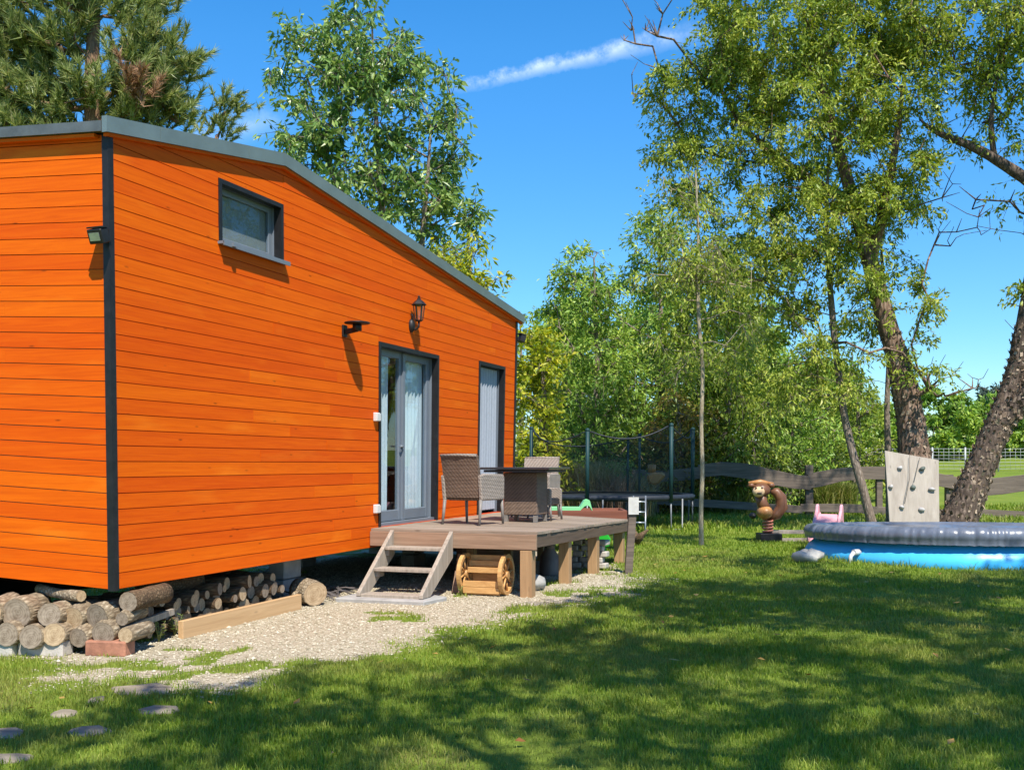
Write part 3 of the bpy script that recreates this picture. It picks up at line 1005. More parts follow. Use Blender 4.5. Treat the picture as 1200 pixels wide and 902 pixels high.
# ---------------------------------------------------------------- gravel stones
def octa(C, R, seed):
    r = np.random.default_rng(seed)
    n = len(C)
    B = np.array([(1, 0, 0), (0, 1, 0), (-1, 0, 0), (0, -1, 0), (0, 0, 1), (0, 0, -1)], float)
    S = r.uniform(.6, 1.3, (n, 6, 1))
    th = r.uniform(0, 2 * pi, n); c, s = np.cos(th), np.sin(th)
    V = B[None] * S
    X = V[..., 0] * c[:, None] - V[..., 1] * s[:, None]; Y = V[..., 0] * s[:, None] + V[..., 1] * c[:, None]
    V = np.stack([X, Y, V[..., 2] * .6], -1) * R[:, None, None] + C[:, None, :]
    T = np.array([(0, 1, 4), (1, 2, 4), (2, 3, 4), (3, 0, 4), (1, 0, 5), (2, 1, 5), (3, 2, 5), (0, 3, 5)])
    return V.reshape(-1, 3), (T[None] + 6 * np.arange(n)[:, None, None]).reshape(-1, 3)


n = 90000
X = rng.uniform(-5, 2.2, n); Y = rng.uniform(6.4, 16.5, n)
g = gravel_amount(X, Y)
keep = rng.uniform(0, 1, n) < g * .95
X, Y = X[keep], Y[keep]
R = rng.uniform(.005, .012, len(X)) * np.where(rng.uniform(0, 1, len(X)) < .03, 1.9, 1)
V, P = octa(np.stack([X, Y, gz(X, Y) + R * .25], -1), R, 4)


def mat_pebble():
    m, nt, out = newmat('gravel_stones'); N = NT(nt)
    geo = N.n('ShaderNodeNewGeometry')
    col = N.ramp(geo.outputs['Random Per Island'], [(0, (.22, .18, .11)), (.35, (.38, .33, .23)), (.7, (.48, .42, .31)), (1, (.60, .54, .42))])
    p = N.n('ShaderNodeBsdfPrincipled', {'Base Color': col, 'Roughness': .85, 'Specular IOR Level': .25})
    nt.links.new(p.outputs[0], out.inputs[0])
    return m


o = finish('gravel', np_mesh('gravel', V, P), mat_pebble(), None, False)
tag(o, 'loose pale gravel strewn beside the house and deck', 'gravel', None, 'stuff')

# ---------------------------------------------------------------- grass blades
POOLC = (6.98, 16.75); POOLR = 2.35


def grass_field(x0, x1, y0, y1, dens, hmin, hmax, wid, seed, fn=None):
    r = np.random.default_rng(seed)
    n = int((x1 - x0) * (y1 - y0) * dens)
    X = r.uniform(x0, x1, n); Y = r.uniform(y0, y1, n)
    vis = np.abs(X) < .50 * Y + 2.0
    X, Y = X[vis], Y[vis]
    g = gravel_amount(X, Y)
    pat = vnoise(X, Y, 1.1, 31) * .5 + vnoise(X, Y, 3.3, 32) * .5
    keep = (r.uniform(0, 1, len(X)) > g * 1.12) & (r.uniform(0, 1, len(X)) < .80 + .35 * pat) & (np.hypot(X - POOLC[0], Y - POOLC[1]) > POOLR - .15)
    for (sx, sy, sr) in STONES: keep &= np.hypot((X - sx) / sr[0], (Y - sy) / sr[1]) > .86
    X, Y, g, pat = X[keep], Y[keep], g[keep], pat[keep]
    n = len(X)
    hh = r.uniform(hmin, hmax, n) * (1 + .45 * pat) * (1 - .4 * g)
    edge = np.exp(-((np.hypot(X - POOLC[0], Y - POOLC[1]) - POOLR - .05) / .22) ** 2)
    hh = hh * (1 + 1.6 * edge * r.uniform(0, 1, n) ** 2)
    if fn is not None: hh = hh * fn(X, Y)
    th = r.uniform(0, 2 * pi, n); ln = r.uniform(.15, .75, n) * hh
    dx, dy = np.cos(th), np.sin(th)
    ph = th + r.uniform(.6, 2.4, n)
    w = wid * r.uniform(.6, 1.3, n)
    wx, wy = np.cos(ph) * w / 2, np.sin(ph) * w / 2
    Z = gz(X, Y) - .004
    B1 = np.stack([X - wx, Y - wy, Z], -1); B2 = np.stack([X + wx, Y + wy, Z], -1)
    mx, my, mz = X + dx * ln * .35, Y + dy * ln * .35, Z + hh * .62
    M1 = np.stack([mx - wx * .8, my - wy * .8, mz], -1); M2 = np.stack([mx + wx * .8, my + wy * .8, mz], -1)
    T = np.stack([X + dx * ln, Y + dy * ln, Z + hh], -1)
    V = np.stack([B1, B2, M2, M1, T], 1).reshape(-1, 3)
    b = 5 * np.arange(n)
    T1 = np.stack([b, b + 1, b + 2], -1); T2 = np.stack([b, b + 2, b + 3], -1); T3 = np.stack([b + 3, b + 2, b + 4], -1)
    return V, np.concatenate([T1, T2, T3])


STONES = []
for px, py, rx, ry in ((168, 810, .23, .17), (187, 833, .13, .11), (104, 858, .13, .10), (3, 861, .13, .12), (8, 889, .14, .10), (75, 838, .09, .09), (112, 822, .05, .08)):
    q = gp(px, py); STONES.append((q.x, q.y, (rx, ry)))

def mat_grass(name, stops, trans=.35, rough=.5, spec=.25, clump=.8):
    m = mat_leaf(name, stops, trans, rough, spec, clump)
    nt = m.node_tree; N = NT(nt)
    ramp = [n_ for n_ in nt.nodes if n_.type == 'VALTORGB'][0]
    geo = N.n('ShaderNodeNewGeometry')
    a = N.n('ShaderNodeTexNoise', {'Vector': geo.outputs['Position'], 'Scale': 1.3, 'Detail': 5.0, 'Roughness': .7})
    b_ = N.n('ShaderNodeTexNoise', {'Vector': geo.outputs['Position'], 'Scale': .35, 'Detail': 3.0})
    f = N.ramp(N.math('ADD', N.math('MULTIPLY', a.outputs[0], .6), N.math('MULTIPLY', b_.outputs[0], .5)), [(.52, (0, 0, 0)), (.68, (1, 1, 1))])
    dry = N.mix(N.math('MULTIPLY', f, .55), ramp.outputs[0], (.33, .26, .10))
    for l in list(nt.links):
        if l.from_socket == ramp.outputs[0] and l.to_socket.name in ('Base Color', 'Color'): nt.links.new(dry, l.to_socket)
    return m


parts = [grass_field(-4.2, 4.2, 4.6, 9.0, 4600, .022, .052, .0052, 1),
         grass_field(-5.5, 8.0, 9.0, 14.5, 1900, .024, .056, .0082, 2),
         grass_field(-1.5, 13.0, 14.5, 22.0, 800, .028, .065, .014, 3),
         grass_field(-2, 18, 22.0, 33, 230, .06, .17, .028, 4)]
b = 0; VV, PP = [], []
for V, P in parts:
    VV.append(V); PP.append(P + b); b += len(V)
M_grass = mat_grass('grass_blades', [(0, (.08, .16, .014)), (.45, (.19, .285, .028)), (.8, (.32, .375, .055)), (1.0, (.46, .42, .14))], trans=.35, rough=.5, spec=.25, clump=.8)
o = finish('grass', np_mesh('grass', np.concatenate(VV), np.concatenate(PP)), M_grass, None, False)
tag(o, 'short green grass of the lawn, longer round the pool', 'grass', None, 'stuff')

# a few dropped leaves
n = 140
X = rng.uniform(-3, 9, n); Y = rng.uniform(5, 17, n)
k = (np.abs(X) < .5 * Y) & (gravel_amount(X, Y) < .3) & (np.hypot(X - POOLC[0], Y - POOLC[1]) > 2.6)
X, Y = X[k], Y[k]; n = len(X)
th = rng.uniform(0, 2 * pi, n); L = rng.uniform(.025, .05, n)
c, s = np.cos(th), np.sin(th); Z = gz(X, Y) + rng.uniform(.035, .06, n)
def rot_(a, b_): return np.stack([X + (a * c - b_ * s) * L, Y + (a * s + b_ * c) * L, Z + rng.uniform(-.012, .012, n)], -1)
V = np.stack([rot_(-1, 0), rot_(0, -.4), rot_(1, 0), rot_(0, .4)], 1).reshape(-1, 3)
o = finish('fallen_leaves', np_mesh('fallen_leaves', V, np.arange(4 * n).reshape(n, 4)), mat_leaf('dry_leaves', [(0, (.25, .10, .03)), (.5, (.40, .24, .06)), (1, (.45, .33, .10))], .2), None, False)
tag(o, 'yellow and brown leaves dropped on the lawn', 'fallen leaves', None, 'stuff')

# stepping stones
labs = ['large flat stepping stone at the edge of gravel and lawn', 'small flat stone just below the large stepping stone', 'pale stepping stone sunk in the shaded grass',
        'stepping stone cut by the edge of the photo, upper of two', 'stepping stone cut by the edge of the photo, lower of two', 'half-buried stone overgrown by grass beside the woodpile', 'small pale chip of stone between grass and gravel']
M_slab = mat_plain('pale_flagstone', (.25, .21, .15), .9, .3, 7, .5)
for k, (sx, sy, sr) in enumerate(STONES):
    r1 = random.Random(40 + k); m = MB(); N_ = 9
    ring = [(math.cos(2 * pi * i / N_) * sr[0] * r1.uniform(.8, 1.1), math.sin(2 * pi * i / N_) * sr[1] * r1.uniform(.8, 1.1)) for i in range(N_)]
    V = [(x, y, -.03) for x, y in ring] + [(x * .98, y * .98, .006) for x, y in ring] + [(x * .90, y * .88, .014 + r1.uniform(-.005, .005)) for x, y in ring] + [(0, 0, .017)]
    Fs = []
    for l in range(2):
        for i in range(N_): Fs.append((l * N_ + i, l * N_ + (i + 1) % N_, (l + 1) * N_ + (i + 1) % N_, (l + 1) * N_ + i))
    for i in range(N_): Fs.append((2 * N_ + i, 2 * N_ + (i + 1) % N_, 3 * N_))
    m.add(V, Fs)
    o = m.build('stepping_stone', M_slab, None, local=True)
    o.location = (sx, sy, float(gz(sx, sy)))
    tag(o, labs[k], 'stepping stone', 'stepping stones in the grass')

# ================================================================ firewood
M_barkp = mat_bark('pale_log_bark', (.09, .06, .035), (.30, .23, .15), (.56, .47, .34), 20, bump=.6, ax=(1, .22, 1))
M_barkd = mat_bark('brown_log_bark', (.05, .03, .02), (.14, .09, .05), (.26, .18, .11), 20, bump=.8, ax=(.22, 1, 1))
M_end1 = mat_endgrain('grey_sawn_end', (.17, .125, .085), (.37, .295, .22))
M_end2 = mat_endgrain('fresh_sawn_end', (.30, .20, .11), (.54, .40, .25))


def make_log(c, axis, length, r, label, group, bark, end, seed, n=14, split=False):
    """c = centre of the visible end, axis points away from the viewer"""
    axis = Vector(axis).normalized(); c = Vector(c)
    r1 = random.Random(seed)
    m = MB(); k = 5
    bend = axis.orthogonal() * r1.uniform(-.02, .02)
    pts = [c + axis * (length * i / k) + bend * math.sin(pi * i / k) for i in range(k + 1)]
    rad = [r * r1.uniform(.94, 1.06) for _ in pts]; rad[0] = r
    m.tube(pts, rad, n, cap=True, wob=.16, seed=seed)
    if r1.random() < .55:
        a_ = r1.uniform(0, 6.28); e1 = axis.orthogonal().normalized(); e2 = axis.cross(e1)
        q = c + axis * length * r1.uniform(.3, .7) + (e1 * math.cos(a_) + e2 * math.sin(a_)) * r * .8
        m.tube([q, q + (e1 * math.cos(a_) + e2 * math.sin(a_)) * r * .45 + axis * .02], [r * .28, r * .2], 7)
    o = m.build('firewood_log', bark, None, loc=c)
    tag(o, label, 'log', group)
    # sawn end with its own face
    ring = [Vector(m.v[i]) for i in range(n)]
    cc = sum(ring, Vector()) / n
    V = [cc - axis * .004] + [cc + (p - cc) * .97 - axis * .004 for p in ring]
    me = bpy.data.meshes.new('cut_end')
    me.from_pydata([v - c for v in V], [], [(0, 1 + i, 1 + (i + 1) % n) for i in range(n)])
    uv = me.uv_layers.new(name='UVMap')
    jx, jy = r1.uniform(-.1, .1), r1.uniform(-.1, .1)
    for lp in me.loops:
        vi = lp.vertex_index
        uv.data[lp.index].uv = (.5 + jx, .5 + jy) if vi == 0 else (.5 + .45 * math.cos(2 * pi * (vi - 1) / n), .5 + .45 * math.sin(2 * pi * (vi - 1) / n))
    # keep the end facing the viewer
    me.update()
    me.materials.append(end)
    e = bpy.data.objects.new('cut_end', me); COL.objects.link(e); e.parent = o
    ROOT[e.name] = c.copy()
    return o


LG = 'pale logs stacked at the corner of the house'
YL = 8.02
lst = [  # px, py, r(px), row, dark end
    (-16, 718, 17, 'u'), (19, 719, 17.5, 'u'), (58, 720, 14.5, 'u'), (86, 724, 14, 'u'), (114, 724, 16, 'u'), (143, 725, 8.5, 'u'),
    (-22, 743, 15, 'l'), (7, 743, 14.5, 'l'), (36, 746, 14, 'l'), (64, 743, 14, 'l'), (91, 747, 12.5, 'l'), (121, 742, 13.5, 'l'), (147, 744, 9, 'l')]
sizes = {19.5: 'broad', 19: 'broad', 17.5: 'thick'}
cu = cl = 0
for k, (px, py, rp, rw) in enumerate(lst):
    r1 = random.Random(100 + k)
    Yk = YL + r1.uniform(-.06, .06) + (.06 if rw == 'u' else 0)
    c = at(px, py, Yk)
    ax = EU * .9 + Vector((r1.uniform(-.40, -.02), .2, r1.uniform(-.03, .03)))
    if rw == 'u': cu += 1; ordn = cu
    else: cl += 1; ordn = cl
    if px < -5: lab = 'pale log half outside the photo, %s row of the corner woodpile' % ('upper' if rw == 'u' else 'lower')
    else: lab = 'pale barked log, %s from the photo edge, %s row of the corner woodpile' % (ords[ordn - 2], 'upper' if rw == 'u' else 'lower')
    make_log(c, ax, r1.uniform(.30, .40), rp / F * Yk, lab, LG, M_barkp, M_end1 if k % 3 else M_end2, 100 + k)
make_log(at(95, 698, 8.2), EU * .5 + Vector((-.9, .1, .02)), .62, .042, 'long thin pale branch lying on top of the corner woodpile', LG, M_barkp, M_end2, 140, 10)
make_log(at(150, 705, 8.18), EU + Vector((-.10, 0, .02)), .5, .085, 'dark mossy log behind the top of the corner woodpile', LG, M_barkd, M_end1, 141)


M_brick = mat_plain('weathered_red_brick', (.34, .15, .09), .9, .35, 10, .4)
for px0, px1, mat, lab in ((-40, 20, M_stone, 'pale stone block under the woodpile, cut by the photo edge'), (22, 79, M_stone, 'pale stone block under the middle of the woodpile'), (101, 152, M_brick, 'reddish brick block under the end of the woodpile')):
    a = gp(px0, 768); b_ = gp(px1, 768)
    m = MB(); w = b_.x - a.x
    m.box((0, 0, .055), (w, .16, .12), Matrix.Rotation(-.16, 4, 'Z'))
    o = m.build('stone_block', mat, None, local=True, bevel=.012); o.location = ((a.x + b_.x) / 2, 8.10, 0)
    tag(o, lab, 'block')

# logs pushed under the long side
LG2 = 'logs stored under the long side of the house'
r1 = random.Random(77)
packs = []
u = .20; row1 = []
while u < 2.62:
    rad = r1.uniform(.040, .085); u += rad; row1.append((u, .03 + rad, rad)); u += rad + .004
row2 = []
for (a, b_) in zip(row1[:-1], row1[1:]):
    rad = r1.uniform(.035, .075)
    um_ = (a[0] + b_[0]) / 2
    zz = max(a[1] + a[2], b_[1] + b_[2]) + rad * .62
    if not row2 or um_ - row2[-1][0] > (rad + row2[-1][2]) * .98: row2.append((um_, zz, rad))
row3 = []
for (a, b_) in zip(row2[:-1], row2[1:]):
    rad = r1.uniform(.035, .06)
    um_ = (a[0] + b_[0]) / 2
    zz = max(a[1] + a[2], b_[1] + b_[2]) + rad * .55
    if zz + rad < .47 and (not row3 or um_ - row3[-1][0] > (rad + row3[-1][2])): row3.append((um_, zz, rad))
rown = ['bottom', 'middle', 'top']
for ri, rw in enumerate((row1, row2, row3)):
    for i, (u, zz, rad) in enumerate(rw):
        c = hd(u, .10 + r1.uniform(-.03, .12), zz)
        ax = EV + EU * r1.uniform(-.22, .10)
        word = ords[i] if i < len(ords) else 'last but %d' % (len(rw) - i)
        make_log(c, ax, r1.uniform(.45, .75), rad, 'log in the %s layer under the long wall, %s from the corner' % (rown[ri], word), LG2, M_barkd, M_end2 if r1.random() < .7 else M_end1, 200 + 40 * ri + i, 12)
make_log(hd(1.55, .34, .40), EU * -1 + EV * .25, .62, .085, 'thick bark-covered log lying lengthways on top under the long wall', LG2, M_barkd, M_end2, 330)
m = MB(); m.bar(hd(.74, -.06, .075), hd(2.66, -.05, .075), .05, .15)
tag(m.build('timber_plank', mat_wood('raw_plank', (.40, .24, .11), (.58, .38, .20), axis=0, uvrot=(0, 0, -math.atan2(EU.y, EU.x)), grain=18), None, loc=hd(1.7, -.05, 0), bevel=.004), 'tan timber plank on edge along the logs under the long wall', 'plank')
m = MB(); m.bar(hd(.05, -.02, .17), hd(.80, .06, .215), .035, .05)
tag(m.build('timber_batten', M_grey, None, loc=hd(.4, 0, 0)), 'thin grey batten lying against the logs by the house corner', 'batten')
make_log(hd(2.90, -.10, .125), EU * .5 + EV, .30, .135, 'short thick pale log round at the end of the plank', None, M_barkp, M_end2, 350)
m = MB()
for k in range(26):
    c = hd(3.45 + r1.uniform(-.35, .45), .12 + r1.uniform(-.1, .25), .02 + .05 * r1.random())
    d = Vector((r1.uniform(-1, 1), r1.uniform(-1, 1), r1.uniform(-.05, .25))).normalized() * r1.uniform(.12, .3)
    m.tube([c - d, c + Vector((0, 0, .03)), c + d], .008, 5)
tag(m.build('twig_pile', mat_plain('dark_twigs', (.10, .085, .08), .8, .4), None, loc=hd(3.5, .1, 0)), 'tangle of dark twigs in the shade beside the wooden steps', 'twigs')


def weed(px, py, hgt, lab, seed, mat):
    q = gp(px, py); r1 = random.Random(seed); m = MB()
    for k in range(5):
        a = r1.uniform(0, 6.28); t = Vector((math.cos(a) * .35, math.sin(a) * .35, 1)) * hgt * r1.uniform(.6, 1)
        m.tube([q, q + t * .5 + Vector((0, 0, .01)), q + t], [.004, .003, .002], 5)
        for j in range(5):
            p = q + t * (.3 + .16 * j); b2 = r1.uniform(0, 6.28)
            d = Vector((math.cos(b2), math.sin(b2), .4)).normalized() * hgt * .28; sd = d.cross(Vector((0, 0, 1))).normalized() * hgt * .07
            m.add([p, p + d * .5 + sd, p + d, p + d * .5 - sd], [(0, 1, 2, 3)])
    tag(m.build('weed_plant', mat, None, loc=q), lab, 'weed')


M_weed = mat_leaf('pale_weed_leaf', [(0, (.14, .2, .04)), (1, (.36, .40, .14))], .3)
weed(222, 735, .22, 'tall pale weed growing at the end of the plank', 1, M_weed)
weed(186, 752, .18, 'small weed at the foot of the corner woodpile', 2, M_weed)
weed(205, 745, .20, 'spindly weed between the woodpile and the plank', 3, M_weed)
weed(540, 698, .12, 'little weed in the gravel by the wheel planter', 4, M_weed)
# ================================================================ play things and fence
# ---- pool
M_vinyl = None
def mat_vinyl():
    m, nt, out = newmat('grey_blue_pool_cover'); N = NT(nt)
    tc = N.n('ShaderNodeTexCoord')
    nz = N.n('ShaderNodeTexNoise', {'Vector': tc.outputs['Object'], 'Scale': 5.0, 'Detail': 5.0, 'Roughness': .6})
    col = N.ramp(nz.outputs[0], [(.3, (.095, .11, .145)), (.7, (.16, .18, .225))])
    bp = N.n('ShaderNodeBump', {'Height': nz.outputs[0], 'Strength': .25, 'Distance': .02})
    p = N.n('ShaderNodeBsdfPrincipled', {'Base Color': col, 'Roughness': .33, 'Normal': bp.outputs[0], 'Specular IOR Level': .6})
    nt.links.new(p.outputs[0], out.inputs[0])
    return m
M_vinyl = mat_vinyl()
M_poolb = mat_plain('blue_pool_wall', (.07, .50, .88), .32, .06, 3, .15, bscale=9)
PCX, PCY = POOLC
pool = empty('inflatable_pool', (PCX, PCY, 0), 'round blue inflatable pool under a grey-blue cover', 'pool')
def ringmesh(prof, n=180, wr=0.0, seed=0):
    m = MB(); V, Fs = [], []
    for j, (r, z_) in enumerate(prof):
        for k in range(n):
            a = 2 * pi * k / n
            w = 0
            if wr:
                q = Vector((math.cos(a) * 1.0, math.sin(a) * 1.0, 0)) * 38
                amp = (.55 + .8 * max(0, noise.noise(Vector((math.cos(a) * 3, math.sin(a) * 3, 4.0)))))
                w = wr * amp * (noise.noise(Vector((q.x, q.y, z_ * 1.8 + seed))) + .7 * noise.noise(Vector((q.x * 2.3, q.y * 2.3, z_ * 3 + seed))))
            yy_ = math.sin(a) * (r + w)
            z2 = z_ + w * .5
            V.append((PCX + math.cos(a) * (r + w), PCY + yy_, z2 - .16 * (z2 / .56) * (yy_ + 2.3) / 4.6))
    for j in range(len(prof) - 1):
        for k in range(n):
            k2 = (k + 1) % n
            Fs.append((j * n + k, j * n + k2, (j + 1) * n + k2, (j + 1) * n + k))
    m.add(V, Fs, 0, True); return m
RC, RT, ZT = 2.17, .130, .45
prof = [(RC + RT * .96, ZT - .12)] + [(RC + RT * 1.06 * math.cos(t), ZT + RT * math.sin(t)) for t in np.linspace(-.5, pi * .80, 16)] + [(RC - .22, ZT + .06), (1.2, ZT + .03), (.4, ZT + .01), (0.01, ZT)]
ringmesh(prof, 640, .021, 2).build('pool_cover', M_vinyl, pool)
prof = [(RC - .04 + RT * .85 * math.cos(t), ZT + RT * .8 * math.sin(t)) for t in np.linspace(-pi * .95, .0, 12)]
ringmesh(prof, 180).build('pool_ring', mat_plain('dark_blue_ring', (.015, .10, .24), .4, .1), pool)
prof = [(RC - .10, ZT - .09), (RC - .02, ZT - .15), (RC + .07, .20), (RC + .12, .11), (RC + .13, .03), (RC + .10, -.03)]
ringmesh(prof, 240, .008, 5).build('pool_wall', M_poolb, pool)
a = math.radians(212)
c = Vector((PCX + math.cos(a) * 2.31, PCY + math.sin(a) * 2.31, .16)); d = Vector((math.cos(a), math.sin(a), 0))
m = MB(); m.tube([c - d * .05, c + d * .07], .045, 12); m.tube([c + d * .07, c + d * .13 + Vector((0, 0, -.05)), c + d * .15 + Vector((0, 0, -.18))], .03, 10)
m.build('hose_fitting', M_whitep, pool)

# ---- pink slide behind the pool
M_pink = mat_plain('faded_pink_plastic', (.74, .36, .40), .4, .08, 4, .05)
sl = empty('toy_slide', (5.6, 19.3, 0), 'small faded pink plastic slide between pool and fence', 'slide')
Q = Vector((5.86, 19.85, 0))
sd_ = Vector((-.42, -.90, 0)); sd_.normalize(); sw_ = Vector((.90, -.42, 0)).normalized()
def sp(a, b, z_): return Q + sw_ * a * 1.0 + sd_ * b * .8 + Vector((0, 0, z_ * .86))
m = MB()                                             # chute
prof = [(-.35, .58), (-.1, .52), (.2, .32), (.55, .13), (.8, .06)]
for (b0, z0), (b1, z1) in zip(prof[:-1], prof[1:]):
    m.add([sp(-.19, b0, z0), sp(.19, b0, z0), sp(.19, b1, z1), sp(-.19, b1, z1), sp(-.19, b0, z0 - .03), sp(.19, b0, z0 - .03), sp(.19, b1, z1 - .03), sp(-.19, b1, z1 - .03)],
          [(0, 1, 2, 3), (7, 6, 5, 4), (0, 4, 5, 1), (2, 6, 7, 3), (1, 5, 6, 2), (0, 3, 7, 4)])
m.build('chute', M_pink, sl)
for s in (-1, 1):
    m = MB()
    pr = [(-.55, .35), (-.52, .68), (-.47, .77), (-.38, .795), (-.29, .76), (-.24, .66), (.2, .40), (.55, .21), (.8, .13), (.8, .02), (.5, .08), (-.2, .45)]
    m.prism(pr, lambda p, t: sp(s * t, p[0], p[1]), .192, .245)
    m.build('side_rail', M_pink, sl, bevel=.012)
m = MB()
for s in (-.2, .2): m.tube([sp(s, -.5, .6), sp(s * 1.2, -.75, 0)], .03, 8)
for k in range(3): m.tube([sp(-.21, -.54 - .07 * k, .48 - .16 * k), sp(.21, -.54 - .07 * k, .48 - .16 * k)], .02, 8)
m.build('ladder', M_pink, sl)
m = MB(); m.ball((0, 0, .09), (.20, .13, .11), 16, 8, wob=.5, seed=2)
o = m.build('plastic_sack', mat_plain('off_white_plastic', (.46, .43, .38), .5, .15, 7, .4), None, local=True); o.location = at(947, 652, 15.6).xy.to_3d()
tag(o, 'crumpled off-white plastic sack on the grass at the foot of the slide', 'sack')

# ---- carved spring rider
M_carv = mat_wood('varnished_carved_wood', (.30, .12, .04), (.52, .26, .09), axis=2, grain=14, knots=False, rough=.4)
M_carvd = mat_wood('dark_carved_wood', (.10, .04, .02), (.22, .10, .05), axis=2, grain=14, knots=False, rough=.4)
M_carvl = mat_wood('pale_carved_wood', (.52, .33, .17), (.70, .50, .30), axis=2, grain=14, knots=False, rough=.45)
YR = 19.8
def rp(px, py, dy=0): return at(px, py, YR + dy)
base = gp(898, 634); base = Vector((base.x, YR, 0))
sr_ = empty('spring_rider', base, 'carved wooden animal spring rider with a pale muzzle on a coil spring', 'spring rider')
body = MB()
body.ball(rp(896, 600), (.15, .20, .13), 16, 10)                     # chest and seat
body.build('body', M_carv, sr_)
m = MB(); m.tube([rp(897, 598), rp(893, 589), rp(891, 580)], [.12, .10, .11], 14); m.ball(rp(892, 574), (.17, .16, .14), 16, 10); m.build('head', M_carvd, sr_)
m = MB(); m.ball(rp(889, 576, -.13), (.115, .10, .10), 14, 8); m.build('muzzle', M_carvl, sr_)
m = MB(); m.ball(rp(890, 578, -.225), (.05, .02, .018), 10, 6); m.ball(rp(886, 571.5, -.20), (.018, .015, .018), 8, 6); m.ball(rp(893, 571.5, -.20), (.018, .015, .018), 8, 6); m.build('face_marks', M_black, sr_)
for x in (880.5, 904):
    m = MB(); m.ball(rp(x, 568.5), (.07, .05, .045), 10, 6); m.build('ear', M_carvd, sr_)
m = MB(); m.tube([rp(877, 566), rp(891, 564.5), rp(906, 567)], [.03, .05, .03], 8); m.build('handle_bar', M_carv, sr_)
m = MB()
pts = [rp(900, 606, .05), rp(910, 603, .06), rp(916, 594, .06), rp(915, 583, .06), rp(909, 576, .05), rp(903, 575, .05)]
m.tube(pts, [.07, .10, .12, .11, .09, .05], 12); m.build('seat_back', M_carvd, sr_)
m = MB(); m.ball(rp(882, 604, -.03), (.07, .11, .06), 10, 6); m.build('foot_rest', M_black, sr_)
m = MB(); pts = []
for k in range(73):
    t = k / 72; a = 2 * pi * 4.5 * t
    pts.append(Vector((base.x + .085 * math.cos(a), YR + .085 * math.sin(a), .16 + .26 * t)))
m.tube(pts, .019, 8); m.build('spring', mat_plain('red_spring_paint', (.45, .16, .10), .45, .3, 14, .1), sr_)
m = MB(); m.box((base.x + .02, YR, .09), (.40, .40, .14)); m.build('spring_base', M_black, sr_, bevel=.01)
m = MB(); m.bar(Vector((base.x + .1, YR + .25, .17)), Vector((base.x + 1.5, YR + .1, .17)), .35, .05); m.bar(Vector((base.x + .15, YR - .1, .04)), Vector((base.x + 1.3, YR - .1, .05)), .12, .06)
tag(m.build('plank_walk', M_grey, None, loc=base + Vector((.8, .2, 0))), 'low grey plank platform between the spring rider and the pool', 'platform')

# ---- climbing board
YB = 20.3
q0, q1, q2, q3 = at(1037, 528, YB + .25), at(1100, 539, YB + .25), at(1101, 618, YB), at(1043, 618, YB)
cb = empty('climbing_board', Vector(((q2.x + q3.x) / 2, YB, 0)), 'grey-tan wooden climbing board with holds leaning against a tree', 'climbing board')
q2 = q2.copy(); q3 = q3.copy()
m = MB(); th = Vector((0, .04, .005))
m.add([q0, q1, q2, q3, q0 + th, q1 + th, q2 + th, q3 + th], [(0, 3, 2, 1), (4, 5, 6, 7), (0, 1, 5, 4), (1, 2, 6, 5), (2, 3, 7, 6), (3, 0, 4, 7)])
m.build('panel', mat_wood('greyed_plywood', (.30, .25, .20), (.46, .40, .33), axis=2, grain=10, island=.1), cb)
hr = random.Random(3)
for k, (px, py) in enumerate(((1055, 548), (1081, 549), (1044, 570), (1070, 571), (1092, 573), (1057, 594), (1080, 597), (1064, 532), (1076, 590))):
    if k > 6: continue
    t = (py - 528) / 90
    p = at(px, py, YB + .25 - .25 * t - .02)
    m = MB(); m.ball(p, (hr.uniform(.045, .075), .04, hr.uniform(.025, .045)), 10, 6, xf=Matrix.Rotation(hr.uniform(-.5, .5), 3, 'Y'), wob=.4, seed=k)
    m.build('hold', mat_plain('dark_hold', (.10, .12, .10), .6, .4) if k in (1, 3) else mat_plain('pale_hold', (.42, .40, .38), .6, .3), cb)
m = MB(); m.tube([at(1066, 533, YB + .20), at(1066, 560, YB + .1), at(1060, 590, YB)], .006, 6); m.tube([at(1078, 536, YB + .20), at(1071, 565, YB + .1)], .005, 6)
m.build('rope', mat_plain('grey_rope', (.14, .12, .10), .9, .2), cb)

# ---- wooden fence
M_fence = mat_wood('dark_weathered_fence', (.065, .050, .040), (.20, .155, .12), axis=0, grain=16, island=.3)
YF = 28.6
fe = empty('wooden_fence', Vector((at(948, 605, YF).x, YF, 0)), 'dark wooden fence of two wavy rails on posts behind the playground', 'fence')
def rail(pts, wpx, name='rail'):
    m = MB()
    P = [at(x, y, YF + .03 * math.sin(x * .05)) for x, y in pts]
    n = len(P)
    V = []; 
    for i, p in enumerate(P):
        hh = wpx[i] / F * YF / 2
        for dy in (-.03, .03):
            for s in (-1, 1): V.append(p + Vector((0, dy, s * hh)))
    Fs = [(0, 1, 3, 2), (4 * n - 4, 4 * n - 2, 4 * n - 1, 4 * n - 3)]
    for i in range(n - 1):
        b = 4 * i
        Fs += [(b, b + 4, b + 5, b + 1), (b + 2, b + 3, b + 7, b + 6), (b + 1, b + 5, b + 7, b + 3), (b, b + 2, b + 6, b + 4)]
    m.add(V, Fs); m.build(name, M_fence, fe, bevel=.006)
rail([(700, 553), (740, 556), (768, 558), (800, 556), (826, 553)], [14, 14, 13, 14, 14])
rail([(818, 552), (846, 549), (875, 552), (905, 559), (930, 564), (950, 566)], [15, 16, 18, 18, 17, 16])
rail([(946, 564), (962, 561), (985, 556), (1010, 554), (1035, 554), (1065, 556)], [17, 18, 16, 15, 15, 16])
rail([(1060, 556), (1090, 560), (1115, 565), (1140, 570), (1160, 571)], [15, 15, 15, 15, 16])
